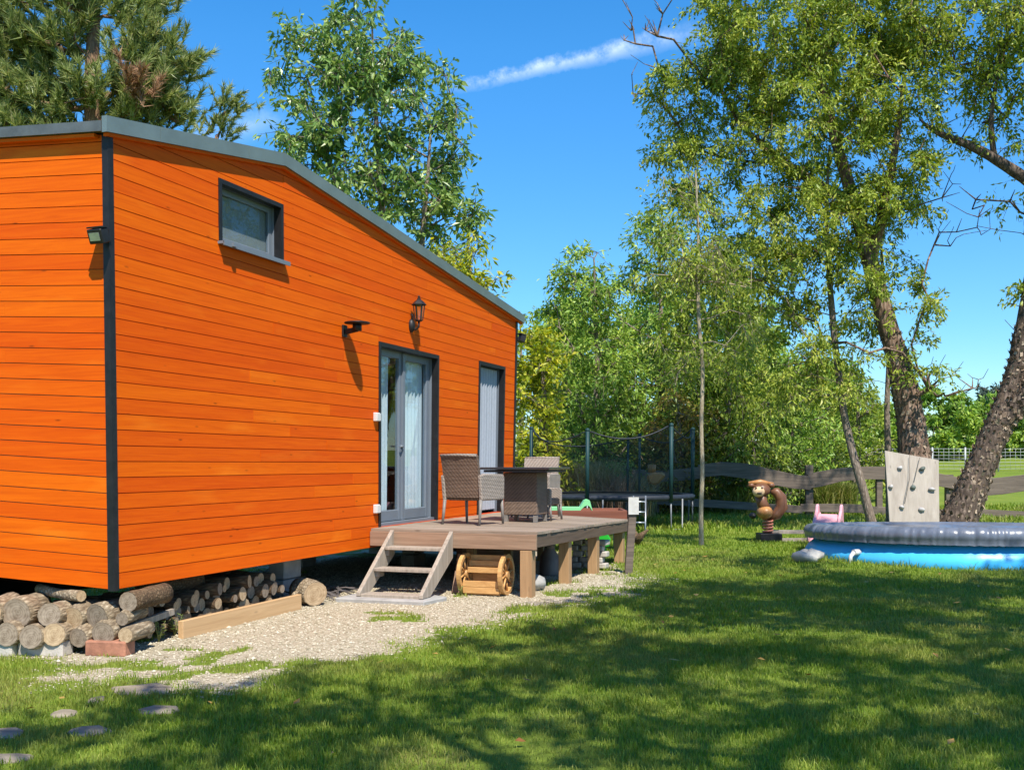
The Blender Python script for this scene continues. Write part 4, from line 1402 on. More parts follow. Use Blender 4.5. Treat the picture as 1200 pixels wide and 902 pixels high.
rail([(1150, 571), (1175, 569), (1205, 565), (1240, 560), (1290, 557)], [20, 20, 19, 18, 18])
rail([(760, 586), (800, 588), (850, 591), (895, 594), (940, 597)], [9, 9, 9, 9, 9])
rail([(938, 595), (975, 595), (1015, 596)], [9, 10, 10])
rail([(1010, 597), (1060, 600), (1110, 602), (1150, 602), (1200, 604), (1290, 606)], [9, 10, 10, 11, 10, 10])
for px, w, top in ((948, .20, 545), (768, .2, 551), (1112, .2, 556), (1240, .2, 548), (700, .18, 550), (1030, .16, 552)):
    p = at(px, top, YF + .12); m = MB()
    m.box((p.x, p.y, p.z / 2 - .1), (w, .14, p.z + .2)); m.build('post', M_fence, fe, bevel=.01)

# ---- far wire fence
M_wire = mat_plain('grey_wire_post', (.45, .46, .46), .6, .15)
YW = 50.0
wf = empty('wire_fence', Vector((at(1110, 530, YW).x, YW, float(gz(20, YW)))), 'far grey wire mesh fence with thin posts across the field', 'fence')
x0 = at(860, 530, YW).x; x1 = at(1330, 530, YW).x
i = 0; x = x0
while x < x1:
    zg = float(gz(x, YW)); m = MB(); m.tube([(x, YW, zg - .05), (x, YW, zg + 1.15)], .035, 6); m.build('post', M_wire, wf); x += 1.55
m = MB()
for k in range(7):
    pts = [(x, YW, float(gz(x, YW)) + .15 + .155 * k) for x in np.linspace(x0, x1, 40)]
    m.tube(pts, .008, 4)
for x in np.arange(x0, x1, .24):
    zg = float(gz(x, YW)); m.tube([(x, YW, zg + .1), (x, YW, zg + 1.1)], .006, 4)
m.build('wire_mesh', M_wire, wf)

# ---- trampoline
TX, TY, TR, TZ = 2.32, 24.6, 1.85, .73
M_teal = mat_plain('teal_foam_sleeve', (.008, .042, .046), .6, .2, 8, .1)
M_pad = mat_plain('dark_trampoline_pad', (.02, .025, .035), .55, .3, 6, .1)
tp = empty('trampoline', (TX, TY, 0), 'round garden trampoline with dark safety net on teal padded posts', 'trampoline')
m = MB()
m.lathe((TX, TY, TZ), [(TR - .26, .03), (TR - .02, .035), (TR + .03, .0), (TR + .01, -.08), (TR - .03, -.09)], 64); m.build('edge_pad', M_pad, tp)
m = MB(); m.lathe((TX, TY, TZ), [(0.001, -.02), (TR - .2, .0), (TR - .2, -.01), (0.001, -.03)], 48); m.build('jumping_mat', M_pad, tp)
m = MB(); m.tube([(TX + (TR - .02) * math.cos(2 * pi * k / 48), TY + (TR - .02) * math.sin(2 * pi * k / 48), TZ - .05) for k in range(49)], .022, 8); m.build('frame', M_galv, tp)
tops = []
for k, px in enumerate((622, 688, 749, 785, 810, 735)):
    cx = (px - CX) / F
    # front posts sit on the near half of the ring, the others on the far half
    near = k in (0, 1, 3)
    ca = None
    for it in range(200):
        t = (pi * (1 + it / 199)) if near else (pi * it / 199)
        x, y = TX + TR * math.cos(t), TY + TR * math.sin(t)
        e = abs(x / y - cx)
        if ca is None or e < ca[0]: ca = (e, t)
    t = ca[1]; x, y = TX + (TR + .03) * math.cos(t), TY + (TR + .03) * math.sin(t)
    tp_z = H - ({0: 502, 1: 504, 2: 510, 3: 498, 4: 503, 5: 514}[k] - HY) / F * y
    m = MB(); m.tube([(x, y, TZ - .12), (x + .01, y, tp_z)], .042 if k in (0, 1, 3, 4) else .03, 10); m.ball((x + .01, y, tp_z), .05, 8, 6); m.build('net_post', M_teal, tp)
    tops.append((t, tp_z))
    m = MB(); m.tube([(x, y, TZ - .05), (x, y, .02), (x - .35 * math.sin(t), y + .35 * math.cos(t), .02), (x - .35 * math.sin(t), y + .35 * math.cos(t), TZ - .05)], .018, 8); m.build('leg', mat_plain('dull_steel_leg%d' % k, (.20, .21, .22), .5, .2, 8, .05, metal=.4), tp)
tops.sort()
m = MB(); V = []; Fs = []; n = 72; rows_ = 6
for j in range(rows_ + 1):
    for k in range(n):
        a = 2 * pi * k / n
        # height of the net's top edge sags between posts
        ts = [t for t, _ in tops]; i = 0
        while i < len(ts) and ts[i] <= a: i += 1
        t0, z0 = tops[i - 1] if i > 0 else (tops[-1][0] - 2 * pi, tops[-1][1]); t1, z1 = tops[i] if i < len(ts) else (tops[0][0] + 2 * pi, tops[0][1])
        s = (a - t0) / (t1 - t0); zt = z0 + (z1 - z0) * s - .28 * 4 * s * (1 - s) * min(1, (t1 - t0) / 1.2)
        rr_ = TR - .01 - .10 * 4 * s * (1 - s)
        V.append((TX + rr_ * math.cos(a), TY + rr_ * math.sin(a), TZ + .03 + (zt - TZ - .03) * j / rows_))
for j in range(rows_):
    for k in range(n): Fs.append((j * n + k, j * n + (k + 1) % n, (j + 1) * n + (k + 1) % n, (j + 1) * n + k))
m.add(V, Fs, 0, True); net = m.build('safety_net', mat_net('fine_black_net', (.015, .025, .03), .12), tp)
m = MB(); m.tube([V[rows_ * n + k] for k in range(n)] + [V[rows_ * n]], .014, 6); m.build('net_hem', M_pad, net)
# ladder
la = empty('trampoline_ladder', Vector((at(745, 620, 22.4).x, 22.4, 0)), 'small silver ladder leaning on the trampoline edge', 'ladder')
a0 = Vector((at(741, 620, 22.3).x, 22.2, 0)); a1 = Vector((at(742, 580, 22.8).x, 22.75, .76)); w = Vector((.26, 0, 0))
m = MB(); m.tube([a0, a1], .018, 6); m.tube([a0 + w, a1 + w], .018, 6)
for k in range(3): p = a0.lerp(a1, .28 + .28 * k); m.tube([p, p + w], .02, 6)
m.build('ladder_frame', M_galv, la)

# ---- sandbox with rockers, sign post
M_red = mat_wood('red_brown_painted_board', (.12, .035, .022), (.24, .085, .05), axis=0, grain=10, island=.2)
YS = 17.2
sb = empty('raised_sandbox', Vector((at(680, 640, YS).x, YS, 0)), 'red-brown board box standing behind the deck', 'sandbox')
xa, xb = at(628, 600, YS).x, at(735, 600, YS).x; zt_, zb_ = at(0, 598, YS).z, at(0, 614, YS).z
m = MB(); m.box2((xa, YS, zb_), (xb, YS + .05, zt_)); m.build('front_board', M_red, sb, bevel=.005)
m = MB(); m.box2((xa, YS + .9, zb_), (xb, YS + .95, zt_)); m.build('rear_board', M_red, sb, bevel=.005)
for x in (xa, xb - .05):
    m = MB(); m.box2((x, YS + .052, zb_), (x + .05, YS + .898, zt_)); m.build('side_board', M_red, sb)
m = MB(); m.box2((xa + .052, YS + .052, zb_ + .01), (xb - .052, YS + .898, zb_ + .05)); m.build('sand_floor', mat_plain('sand', (.42, .34, .22), .95, .2, 20, .4), sb)
for x in (xa + .08, xb - .14):
    for y in (YS + .06, YS + .83):
        m = MB(); m.box2((x, y, -.05), (x + .07, y + .07, zb_ + .008)); m.build('leg', M_fence, sb)
M_mint = mat_plain('mint_green_plastic', (.22, .62, .28), .4, .06, 4, .04)
M_green = mat_plain('bright_green_plastic', (.02, .36, .03), .35, .08, 4, .04)
c = at(660, 598, YS + .35); ro = empty('green_rocker', Vector((c.x, c.y, zt_ - .16)), 'mint green plastic rocker with two raised ends on the board box', 'rocker')
xs = [at(p, 590, YS + .35).x for p in (630.5, 635, 640, 644, 679, 684, 689, 693.5)]
zz = lambda py: at(0, py, YS + .35).z
prof = [(xs[0], zz(597.5)), (xs[0] + .03, zz(586)), (xs[1], zz(584.5)), (xs[2] - .01, zz(586)), (xs[3], zz(593.5)), (xs[4], zz(593.8)), (xs[5], zz(586)), (xs[6] - .02, zz(584.5)), (xs[6] + .02, zz(586)), (xs[7], zz(597.5))]
m = MB()
low = [(x, z_) for x, z_ in prof]
V = []
for t in (-.16, .16):
    for x, z_ in low: V.append((x, YS + .35 + t, z_))
    for x, z_ in low: V.append((x, YS + .35 + t, min(z_, zz(597.5)) - .02 if z_ < zz(595) else max(zz(597.9), z_ - .10)))
n = len(low); Fs = []
for i in range(n - 1):
    Fs += [(i, i + 1, n + i + 1, n + i), (2 * n + i, 3 * n + i, 3 * n + i + 1, 2 * n + i + 1), (i, 2 * n + i, 2 * n + i + 1, i + 1), (n + i, n + i + 1, 3 * n + i + 1, 3 * n + i)]
Fs += [(0, n, 3 * n, 2 * n), (n - 1, 3 * n - 1, 4 * n - 1, 2 * n - 1)]
m.add(V, Fs); m.build('rocker_shell', M_mint, ro, bevel=.008)
m = MB(); m.box2((xs[0], YS + .25, zb_ + .055), (xs[7], YS + .45, zz(598.2))); m.build('rocker_base', M_mint, ro)
YG = 16.9
c = at(703, 640, YG)
gs = empty('green_tub', Vector((c.x, YG, 0)), 'bright green plastic tub seen through the gap under the deck', 'tub')
m = MB(); xf = Matrix.Translation((c.x, YG, 0))
xl, xr = at(693.5, 640, YG).x, at(713, 640, YG).x
zt2, zb2 = at(0, 623, YG).z, at(0, 640, YG).z
w_ = xr - xl
m.prism([(xl, zb2), (xr, zb2), (xr + .03, zb2 + .12), (xr - .04, zt2), (xl + .03, zt2 - .03)], lambda p, t: Vector((p[0], t, p[1])), YG - .12, YG + .3)
m.build('tub_shell', M_green, gs, bevel=.015)
m = MB()
for x in (xl + .03, xr - .09): m.box2((x, YG - .05, 0.0), (x + .06, YG + .2, zb2 - .001))
m.build('tub_foot', M_green, gs)
c = gp(737, 690, 0)
sg = empty('sign_post', Vector((gp(737, 672).x, gp(737, 672).y, 0)), 'leaning dark post with a blank pale board at the deck corner', 'sign post')
b0 = gp(736, 672); Y0 = b0.y; b1 = at(741.5, 596, Y0)
m = MB(); m.bar(b0 - Vector((0, 0, .05)), b1, .10, .09, (0, 1, 0)); m.build('post', M_fence, sg, bevel=.006)
m = MB(); p0 = at(742.5, 592.5, Y0 - .06); m.box((p0.x, p0.y, p0.z), (.135, .02, .225)); m.build('sign_board', mat_plain('weathered_white_board', (.50, .49, .46), .7, .15), sg)
q = gp(744, 640)
m = MB(); rs = random.Random(4)
for k in range(7):
    a = rs.uniform(0, 6.28); d = Vector((math.cos(a), math.sin(a) * .6, rs.uniform(.3, 1.5))).normalized()
    m.tube([Vector((0, 0, .05)), d * .18 + Vector((0, 0, .05)), d * .3 + Vector((rs.uniform(-.1, .1), 0, .05))], [.07, .05, .015], 8, wob=.4, seed=k)
o = m.build('tree_stump', M_barkd, None, local=True); o.location = q
tag(o, 'gnarled old root stump on the grass behind the sign post', 'stump')
# carved bird on a post behind the trampoline
YH = 27.6
q = at(768, 560, YH); hb = empty('carved_post_figure', Vector((q.x, YH, 0)), 'brown carved wooden head shape on a pale post behind the trampoline', 'carving')
m = MB(); m.tube([(q.x - .22, YH, -.05), (q.x - .2, YH, .95)], .05, 8); m.build('post', M_barkp, hb)
m = MB()
m.prism([(758, 556), (764, 553), (776, 553), (781, 556), (776, 562), (770, 568), (763, 568), (758, 563)], lambda p, t: at(p[0], p[1], t), YH - .14, YH + .14)
m.build('carved_head', M_carv, hb, bevel=.05)
m = MB(); m.tube([at(764, 553.5, YH), at(764, 544, YH)], .11, 10); m.build('carved_knob', M_carv, hb)
# ================================================================ trees
def grow(trunks, targets, seed, step=.38, jit=.10, upk=1.2, attach=None):
    """trunks: list of polylines of nodes (x,y,z,r); every target is joined to the nearest part of the skeleton"""
    r = np.random.default_rng(seed)
    cap = len(trunks) * 400 + len(targets) * 40 + 100
    pos = np.zeros((cap, 3)); par = np.full(cap, -1); tr = np.zeros(cap); n = 0
    for T in trunks:
        T = np.array(T, float); last = -1
        for a, b in zip(T[:-1], T[1:]):
            k = max(1, int(np.linalg.norm(b[:3] - a[:3]) / .3))
            for i in range(k):
                p = a + (b - a) * i / k
                pos[n] = p[:3]; tr[n] = p[3]; par[n] = last; last = n; n += 1
        pos[n] = T[-1][:3]; tr[n] = T[-1][3]; par[n] = last; n += 1
    ntr = n
    zmin = pos[:n, 2].min()
    tg = np.array(targets, float)
    d0 = np.linalg.norm(tg[:, None] - pos[None, :ntr], axis=2).min(1)
    tips = []
    for i in np.argsort(d0 + r.uniform(0, .5, len(tg))):
        p = tg[i]
        q = pos[:n]
        dz = q[:, 2] - p[2]
        d = np.linalg.norm(q - p, axis=1) + upk * np.maximum(0, dz + .15) + .4 * (q[:, 2] < zmin + (attach or 0)) * 10
        j = int(np.argmin(d)); a = pos[j]
        L = np.linalg.norm(p - a); k = max(1, int(L / step))
        perp = r.normal(0, 1, 3); perp -= perp.dot(p - a) * (p - a) / max(L * L, 1e-6)
        last = j
        for s in range(1, k + 1):
            t = s / k
            w = a + (p - a) * t + perp * jit * L * .5 * math.sin(pi * t) + np.array([0, 0, .12 * L * math.sin(pi * t)])
            if s < k: w = w + r.normal(0, jit * .25, 3)
            if n >= cap: break
            pos[n] = w; par[n] = last; last = n; n += 1
        tips.append(last)
    pos, par = pos[:n], par[:n]
    cnt = np.zeros(n); 
    for t in tips: cnt[t] += 1
    for i in range(n - 1, -1, -1):
        if par[i] >= 0: cnt[par[i]] += cnt[i]
    rad = np.zeros(n)
    return pos, par, tr[:n], cnt, ntr, np.array(tips)


def branch_mesh(name, sk, trunks, mat, parent, tip=.008, power=.47, lump=.12, seed=0, rmax=.14, flakes=0, shoots=None):
    pos, par, tr, cnt, ntr, tips = sk
    rad = tip * np.maximum(cnt, 1) ** power
    rad = np.minimum(rad, rmax)
    kids = {}
    V, P = [], []
    b = 0
    K = 5
    ang = np.arange(K) * 2 * pi / K
    idx = [i for i in range(ntr, len(pos)) if par[i] >= 0]
    if idx:
        i = np.array(idx); p1 = pos[i]; p0 = pos[par[i]]
        r1 = rad[i]; r0 = np.where(par[i] < ntr, np.minimum(rad[i] * 1.35, np.maximum(tr[par[i]], .01)), rad[par[i]])
        d = p1 - p0; L = np.linalg.norm(d, axis=1, keepdims=True); d = d / np.maximum(L, 1e-6)
        ref = np.where(np.abs(d[:, 2:3]) < .9, np.array([[0, 0, 1.]]), np.array([[1., 0, 0]]))
        e1 = np.cross(d, ref); e1 /= np.linalg.norm(e1, axis=1, keepdims=True); e2 = np.cross(d, e1)
        c, s = np.cos(ang), np.sin(ang)
        ringv = e1[:, None] * c[None, :, None] + e2[:, None] * s[None, :, None]
        A = p0[:, None] + ringv * r0[:, None, None]; B = p1[:, None] + ringv * r1[:, None, None]
        V.append(np.concatenate([A, B], 1).reshape(-1, 3))
        m = len(i); base = (2 * K * np.arange(m))[:, None]
        k = np.arange(K)[None]
        P.append(np.stack([base + k, base + (k + 1) % K, base + K + (k + 1) % K, base + K + k], -1).reshape(-1, 4))
        b = 2 * K * m
    if shoots is not None:
        A, B, w_ = shoots
        d = B - A; rv = np.cross(d, np.array([[.3, .2, .93]])); rv /= np.linalg.norm(rv, axis=1, keepdims=True) + 1e-9
        r2 = np.cross(d, rv); r2 /= np.linalg.norm(r2, axis=1, keepdims=True) + 1e-9
        for q in (rv, r2):
            V.append(np.stack([A - q * w_, A + q * w_, B + q * w_ * .4, B - q * w_ * .4], 1).reshape(-1, 3))
            P.append(np.arange(4 * len(A)).reshape(-1, 4) + b); b += 4 * len(A)
    mb = MB()
    for ti, T in enumerate(trunks):
        pts, rr = [], []
        for a, c_ in zip(T[:-1], T[1:]):
            k = max(1, int(math.dist(a[:3], c_[:3]) / .16))
            for i in range(k):
                t = i / k; pts.append(Vector([a[q] + (c_[q] - a[q]) * t for q in range(3)])); rr.append(a[3] + (c_[3] - a[3]) * t)
        pts.append(Vector(T[-1][:3])); rr.append(T[-1][3])
        for _ in range(3): pts = [pts[0]] + [(pts[i - 1] + pts[i] * 2 + pts[i + 1]) / 4 for i in range(1, len(pts) - 1)] + [pts[-1]]
        mb.tube(pts, rr, 16 if rr[0] > .1 else 8, cap=False, wob=lump, seed=seed + ti)
    tv = np.array(mb.v); tf = np.array(mb.f)
    V.append(tv); P.append(tf + b)
    b += len(tv)
    if flakes:
        r = np.random.default_rng(seed + 5)
        low = np.where(tv[tf][:, :, 2].mean(1) < trunks[0][0][2] + 4.2)[0]; w = low[r.integers(0, len(low), flakes)]
        c = tv[tf[w]].mean(1); nrm = np.cross(tv[tf[w][:, 1]] - tv[tf[w][:, 0]], tv[tf[w][:, 3]] - tv[tf[w][:, 0]])
        nrm /= np.linalg.norm(nrm, axis=1, keepdims=True) + 1e-9
        hgt = r.uniform(.04, .13, (flakes, 1)); wd = r.uniform(.012, .035, (flakes, 1))
        up = np.array([[0, 0, 1.]]) + r.normal(0, .35, (flakes, 3)); sd = np.cross(up, nrm); sd /= np.linalg.norm(sd, axis=1, keepdims=True) + 1e-9
        lift = nrm * r.uniform(.005, .035, (flakes, 1))
        q = np.stack([c - sd * wd - up * hgt * .5, c + sd * wd * .8 - up * hgt * .4 + lift * .4, c + sd * wd + up * hgt * .5 + lift, c - sd * wd * .7 + up * hgt * .5 + lift * .8], 1)
        finish('dry_ivy', np_mesh('dry_ivy', q.reshape(-1, 3), np.arange(4 * flakes).reshape(flakes, 4)), LF_flake, parent, False)
    return finish(name, np_mesh(name, np.concatenate(V), np.concatenate(P), smooth=True), mat, parent, False)


def leaf_quads(P, D, L, W, r, fold=.15):
    n = len(P)
    D = D / (np.linalg.norm(D, axis=1, keepdims=True) + 1e-9)
    rv = r.normal(0, 1, (n, 3)); rv[:, 2] += .6
    S = np.cross(D, rv); S /= np.linalg.norm(S, axis=1, keepdims=True) + 1e-9
    Nn = np.cross(S, D)
    L = L[:, None]; W = W[:, None]
    bend = Nn * (L * r.uniform(-.05, fold, (n, 1)))
    V = np.stack([P, P + D * L * .45 + S * W * .5 + bend, P + D * L - bend * .6, P + D * L * .45 - S * W * .5 + bend], 1)
    return V.reshape(-1, 3), np.arange(4 * n).reshape(n, 4)


SHOOTS = []


def crown_mesh(name, tips, mat, parent, seed, per=60, spread=.45, L=.10, W=.035, droop=.5, bias=None, flat=1.0):
    r = np.random.default_rng(seed)
    tips = np.asarray(tips); m = len(tips)
    cntr = np.maximum(3, (per * r.uniform(.45, 1.6, m))).astype(int)
    ix = np.repeat(np.arange(m), cntr); n = len(ix)
    # leaves sit along several short shoots at each tip
    sh = 6
    sd = r.normal(0, 1, (m, sh, 3)); sd[..., 2] = sd[..., 2] * .7 * flat + .15 - droop * .35
    sd /= np.linalg.norm(sd, axis=2, keepdims=True)
    k = r.integers(0, sh, n); t = r.uniform(.05, 1, n) ** .75
    shoot = sd[ix, k]
    sp_ = spread * r.uniform(.6, 1.3, (m, 1))[ix]
    P = tips[ix] + shoot * (t[:, None] * sp_) + np.stack([np.zeros(n), np.zeros(n), -droop * .5 * (t ** 2) * sp_[:, 0]], -1) + r.normal(0, spread * .10, (n, 3))
    D = shoot * .6 + r.normal(0, .7, (n, 3)); D[:, 2] -= droop * 1.3
    LL = L * r.uniform(.45, 1.4, n); WW = W * r.uniform(.55, 1.35, n)
    V, Q = leaf_quads(P, D, LL, WW, r)
    sA = np.repeat(tips, sh, 0); sB = sA + sd.reshape(-1, 3) * spread * .95; sB[:, 2] -= droop * .5 * spread * .9
    SHOOTS[:] = [(sA, sB, max(.004, L * .035))]
    return finish(name, np_mesh(name, V, Q), mat, parent, False)


def blob_targets(blobs, seed, dens=1.0, shell=.35):
    """blobs: (px, py, rx_px, ry_px, Y, n): points spread through an ellipsoid seen at that place"""
    r = np.random.default_rng(seed); out = []
    for (px, py, rx, ry, Y, n) in blobs:
        c = np.array(at(px, py, Y)); a = rx / F * Y; b = ry / F * Y
        n = max(3, int(n * dens))
        d = r.normal(0, 1, (n, 3)); d /= np.linalg.norm(d, axis=1, keepdims=True)
        q = d * (r.uniform(shell ** 3, 1, n) ** (1 / 3))[:, None] * np.array([a, a * .95, b])
        out.append(c + q)
    return np.concatenate(out)


def trunk_px(pts, base_z=True):
    """polyline of (px, py, Y, r)"""
    return [(*at(px, py, Y), r) for px, py, Y, r in pts]


def tree(name, label, trunks, targets, barkm, leafm, seed, group=None, cat='tree', per=60, spread=.45, L=.1, W=.035, droop=.5, bare=None, tip=.008, flakes=0, step=.38, upk=1.2, rmax=.14, lump=.12, flat=1.0, attach=None, crown='crown'):
    b = trunks[0][0]
    root = empty(name, Vector(b[:3]), label, cat, group)
    allt = np.concatenate([targets, bare]) if bare is not None else targets
    sk = grow(trunks, allt, seed, step=step, upk=upk, attach=attach)
    crown_mesh(crown, targets, leafm, root, seed + 1, per, spread, L, W, droop, flat=flat)
    branch_mesh('trunk', sk, trunks, barkm, root, tip=tip, seed=seed, flakes=flakes, rmax=rmax, lump=lump, shoots=SHOOTS[0])
    return root


M_bk_cherry = mat_bark('flaky_brown_bark', (.05, .035, .028), (.20, .13, .09), (.42, .31, .24), 8)
M_bk_dark = mat_bark('dark_rough_bark', (.03, .022, .018), (.11, .08, .06), (.28, .21, .16), 8)
M_bk_grey = mat_bark('grey_brown_bark', (.10, .08, .06), (.24, .19, .15), (.38, .32, .26), 14)
M_bk_birch = mat_bark('pale_young_bark', (.20, .15, .09), (.38, .32, .22), (.52, .45, .34), 20, bump=.4)
M_bk_pine = mat_bark('orange_pine_bark', (.10, .06, .04), (.26, .16, .10), (.42, .28, .18), 10)
LF_main = mat_leaf('narrow_olive_leaf', [(0, (.07, .13, .016)), (.4, (.21, .29, .036)), (.75, (.40, .45, .065)), (1, (.56, .50, .14))], .32, .42, .28, clump=.5)
LF_ash = mat_leaf('ash_leaf', [(0, (0.077, 0.166, 0.033)), (.5, (0.189, 0.310, 0.066)), (1, (0.377, 0.466, 0.133))], .30, .35, .5)
LF_hedge = mat_leaf('hedge_tree_leaf', [(0, (0.095, 0.185, 0.032)), (.5, (0.222, 0.364, 0.052)), (.85, (0.475, 0.570, 0.095)), (1, (0.700, 0.634, 0.158))], .30, .45, .35, clump=.45)
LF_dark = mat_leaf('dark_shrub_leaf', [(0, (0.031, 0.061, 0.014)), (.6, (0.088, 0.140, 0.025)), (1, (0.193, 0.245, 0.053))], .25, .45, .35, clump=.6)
LF_yel = mat_leaf('yellow_green_leaf', [(0, (0.169, 0.236, 0.020)), (.5, (0.405, 0.456, 0.037)), (1, (0.675, 0.607, 0.068))], .4, .45, .3)
LF_orange = mat_leaf('turning_leaf', [(0, (0.140, 0.140, 0.028)), (.5, (0.280, 0.238, 0.042)), (1, (0.420, 0.238, 0.056))], .35, .45, .3)
LF_pine = mat_leaf('pine_needle', [(0, (.09, .14, .035)), (.5, (.24, .30, .085)), (.9, (.40, .44, .15)), (1, (.48, .42, .20))], .35, .4, .4)
LF_flake = mat_leaf('bark_flakes', [(0, (.07, .05, .035)), (.5, (.22, .15, .10)), (1, (.46, .36, .26))], .1, .8, .2)
LF_dead = mat_leaf('dead_needle', [(0, (.24, .12, .06)), (1, (.46, .28, .16))], .2, .6, .2)

YM = 22.3
# ---- the big tree over the pool
T0 = trunk_px([(1080, 628, 21.9, .40), (1077, 580, 22.0, .34), (1071, 520, 22.2, .30), (1064, 470, 22.3, .27), (1052, 420, 22.4, .23), (1036, 370, 22.4, .20), (1018, 300, 22.4, .17), (1000, 235, 22.3, .14), (975, 150, 22.2, .10), (955, 60, 22.2, .06), (945, -20, 22.2, .03)])
T1 = trunk_px([(1020, 305, 22.4, .13), (1035, 250, 22.0, .10), (1050, 170, 21.7, .07), (1060, 90, 21.5, .04)])
T2 = trunk_px([(1000, 238, 22.3, .11), (930, 200, 22.8, .09), (870, 150, 23.2, .06), (830, 80, 23.3, .03)])
blobs = [(905, 40, 95, 80, YM, 56), (1000, 25, 95, 85, YM, 60), (850, 130, 85, 85, YM + .5, 48), (955, 150, 105, 95, YM, 72), (1050, 110, 70, 85, YM - .3, 40), (1060, 20, 60, 60, YM, 24),
         (800, 200, 42, 60, YM + .6, 17), (910, 250, 95, 70, YM, 46), (1015, 265, 65, 55, YM - .3, 20), (860, 330, 70, 55, YM + .3, 19), (955, 345, 75, 50, YM - .5, 12), (1048, 215, 55, 60, YM - .4, 19),
         (795, 110, 38, 45, YM + .4, 11), (1070, 345, 28, 60, YM - .4, 7), (890, 420, 65, 45, YM + .2, 8), (985, 430, 45, 45, YM - .6, 4), (1075, 430, 22, 30, YM - .5, 2), (860, 30, 50, 50, YM, 16), (880, -60, 110, 60, YM, 32), (1010, -70, 110, 60, YM, 32)]
tg = blob_targets(blobs, 21)
bare = np.concatenate([blob_targets([(748, 60, 20, 75, YM, 26), (762, 15, 20, 40, YM, 14), (735, 20, 10, 40, YM, 9), (1130, 255, 35, 40, YM - .3, 20), (1110, 440, 38, 30, YM - .5, 24), (1145, 450, 22, 22, YM - .5, 12), (1110, 200, 30, 40, YM - .4, 14)], 22, shell=.1)])
tree('cherry_tree', 'tall leafy tree with flaky leaning trunk and drooping narrow leaves behind the climbing board', [T0, T1, T2], tg, M_bk_cherry, LF_main, 31, per=180, spread=.50, L=.120, W=.042, droop=.55, bare=bare, flakes=1500, tip=.0048, attach=2.0)

# ---- slender leaning tree left of it
T0 = trunk_px([(1024, 622, 22.0, .105), (1012, 575, 22.0, .09), (998, 528, 22.1, .085), (988, 480, 22.2, .075), (979, 410, 22.3, .07), (972, 330, 22.4, .06), (968, 250, 22.4, .04), (972, 170, 22.4, .02)])
tg = blob_targets([(960, 400, 60, 55, 22.0, 13), (930, 330, 60, 55, 22.3, 14), (1000, 330, 45, 50, 21.9, 9), (975, 465, 40, 35, 21.9, 7), (915, 450, 50, 35, 22.2, 9)], 23)
tree('slender_tree', 'slender brown-barked tree leaning between the fence post and the climbing board', [T0], tg, M_bk_grey, LF_main, 33, per=70, spread=.45, L=.125, W=.045, droop=.8, tip=.006, attach=2.6)
# ---- thin grey stem beside the board
T0 = trunk_px([(1043, 622, 23.4, .085), (1041, 540, 23.4, .075), (1039, 480, 23.4, .065), (1042, 420, 23.4, .055), (1036, 340, 23.3, .04), (1030, 250, 23.2, .02)])
tg = blob_targets([(1030, 300, 40, 60, 23.2, 12), (1025, 380, 38, 40, 23.3, 9)], 25)
tree('young_tree', 'thin straight grey stem rising just behind the climbing board', [T0], tg, M_bk_grey, LF_main, 35, per=60, spread=.4, L=.125, W=.045, droop=.7, tip=.006, attach=3.0)

# ---- thick leaning tree at the right
T0 = trunk_px([(1118, 625, 21.0, .42), (1132, 590, 21.0, .31), (1150, 545, 21.1, .275), (1172, 495, 21.1, .255), (1192, 440, 21.2, .225), (1205, 380, 21.2, .23), (1216, 310, 21.2, .21), (1232, 240, 21.0, .18), (1250, 150, 20.8, .12), (1262, 50, 20.6, .07)])
T1 = trunk_px([(1170, 500, 21.1, .24), (1200, 470, 20.9, .2), (1240, 420, 20.6, .17), (1290, 340, 20.3, .13), (1330, 240, 20, .08)])
T2 = trunk_px([(1234, 235, 21.0, .13), (1200, 208, 21.0, .115), (1160, 182, 21.1, .095), (1125, 165, 21.2, .075), (1092, 155, 21.3, .045), (1078, 140, 21.3, .02)])
T3 = trunk_px([(1165, 185, 21.1, .06), (1160, 140, 21.0, .05), (1168, 95, 20.9, .035), (1180, 50, 20.8, .015)])
tg = blob_targets([(1150, 30, 75, 50, 21.0, 44), (1190, 90, 50, 55, 20.9, 24), (1125, 90, 45, 40, 21.2, 15), (1260, 40, 90, 90, 20.7, 40), (1180, -50, 110, 60, 21, 36), (1205, 215, 30, 25, 21.0, 4), (1280, 200, 70, 80, 20.4, 24), (1340, 180, 80, 90, 20, 24), (1170, 160, 45, 25, 21, 6), (1205, 330, 10, 18, 21, 3)], 27)
bare = blob_targets([(1170, 250, 35, 30, 21.1, 9), (1120, 150, 30, 25, 21.2, 7), (1190, 370, 12, 20, 21.0, 3), (1125, 240, 30, 25, 21.2, 6)], 28, shell=.1)
tree('leaning_tree', 'thick dark leaning tree with shaggy bark at the edge of the photo beside the pool', [T0, T1, T2, T3], tg, M_bk_dark, LF_main, 37, per=80, spread=.48, L=.13, W=.05, droop=.55, bare=bare, flakes=3600, tip=.0055, attach=1.5, rmax=.08)

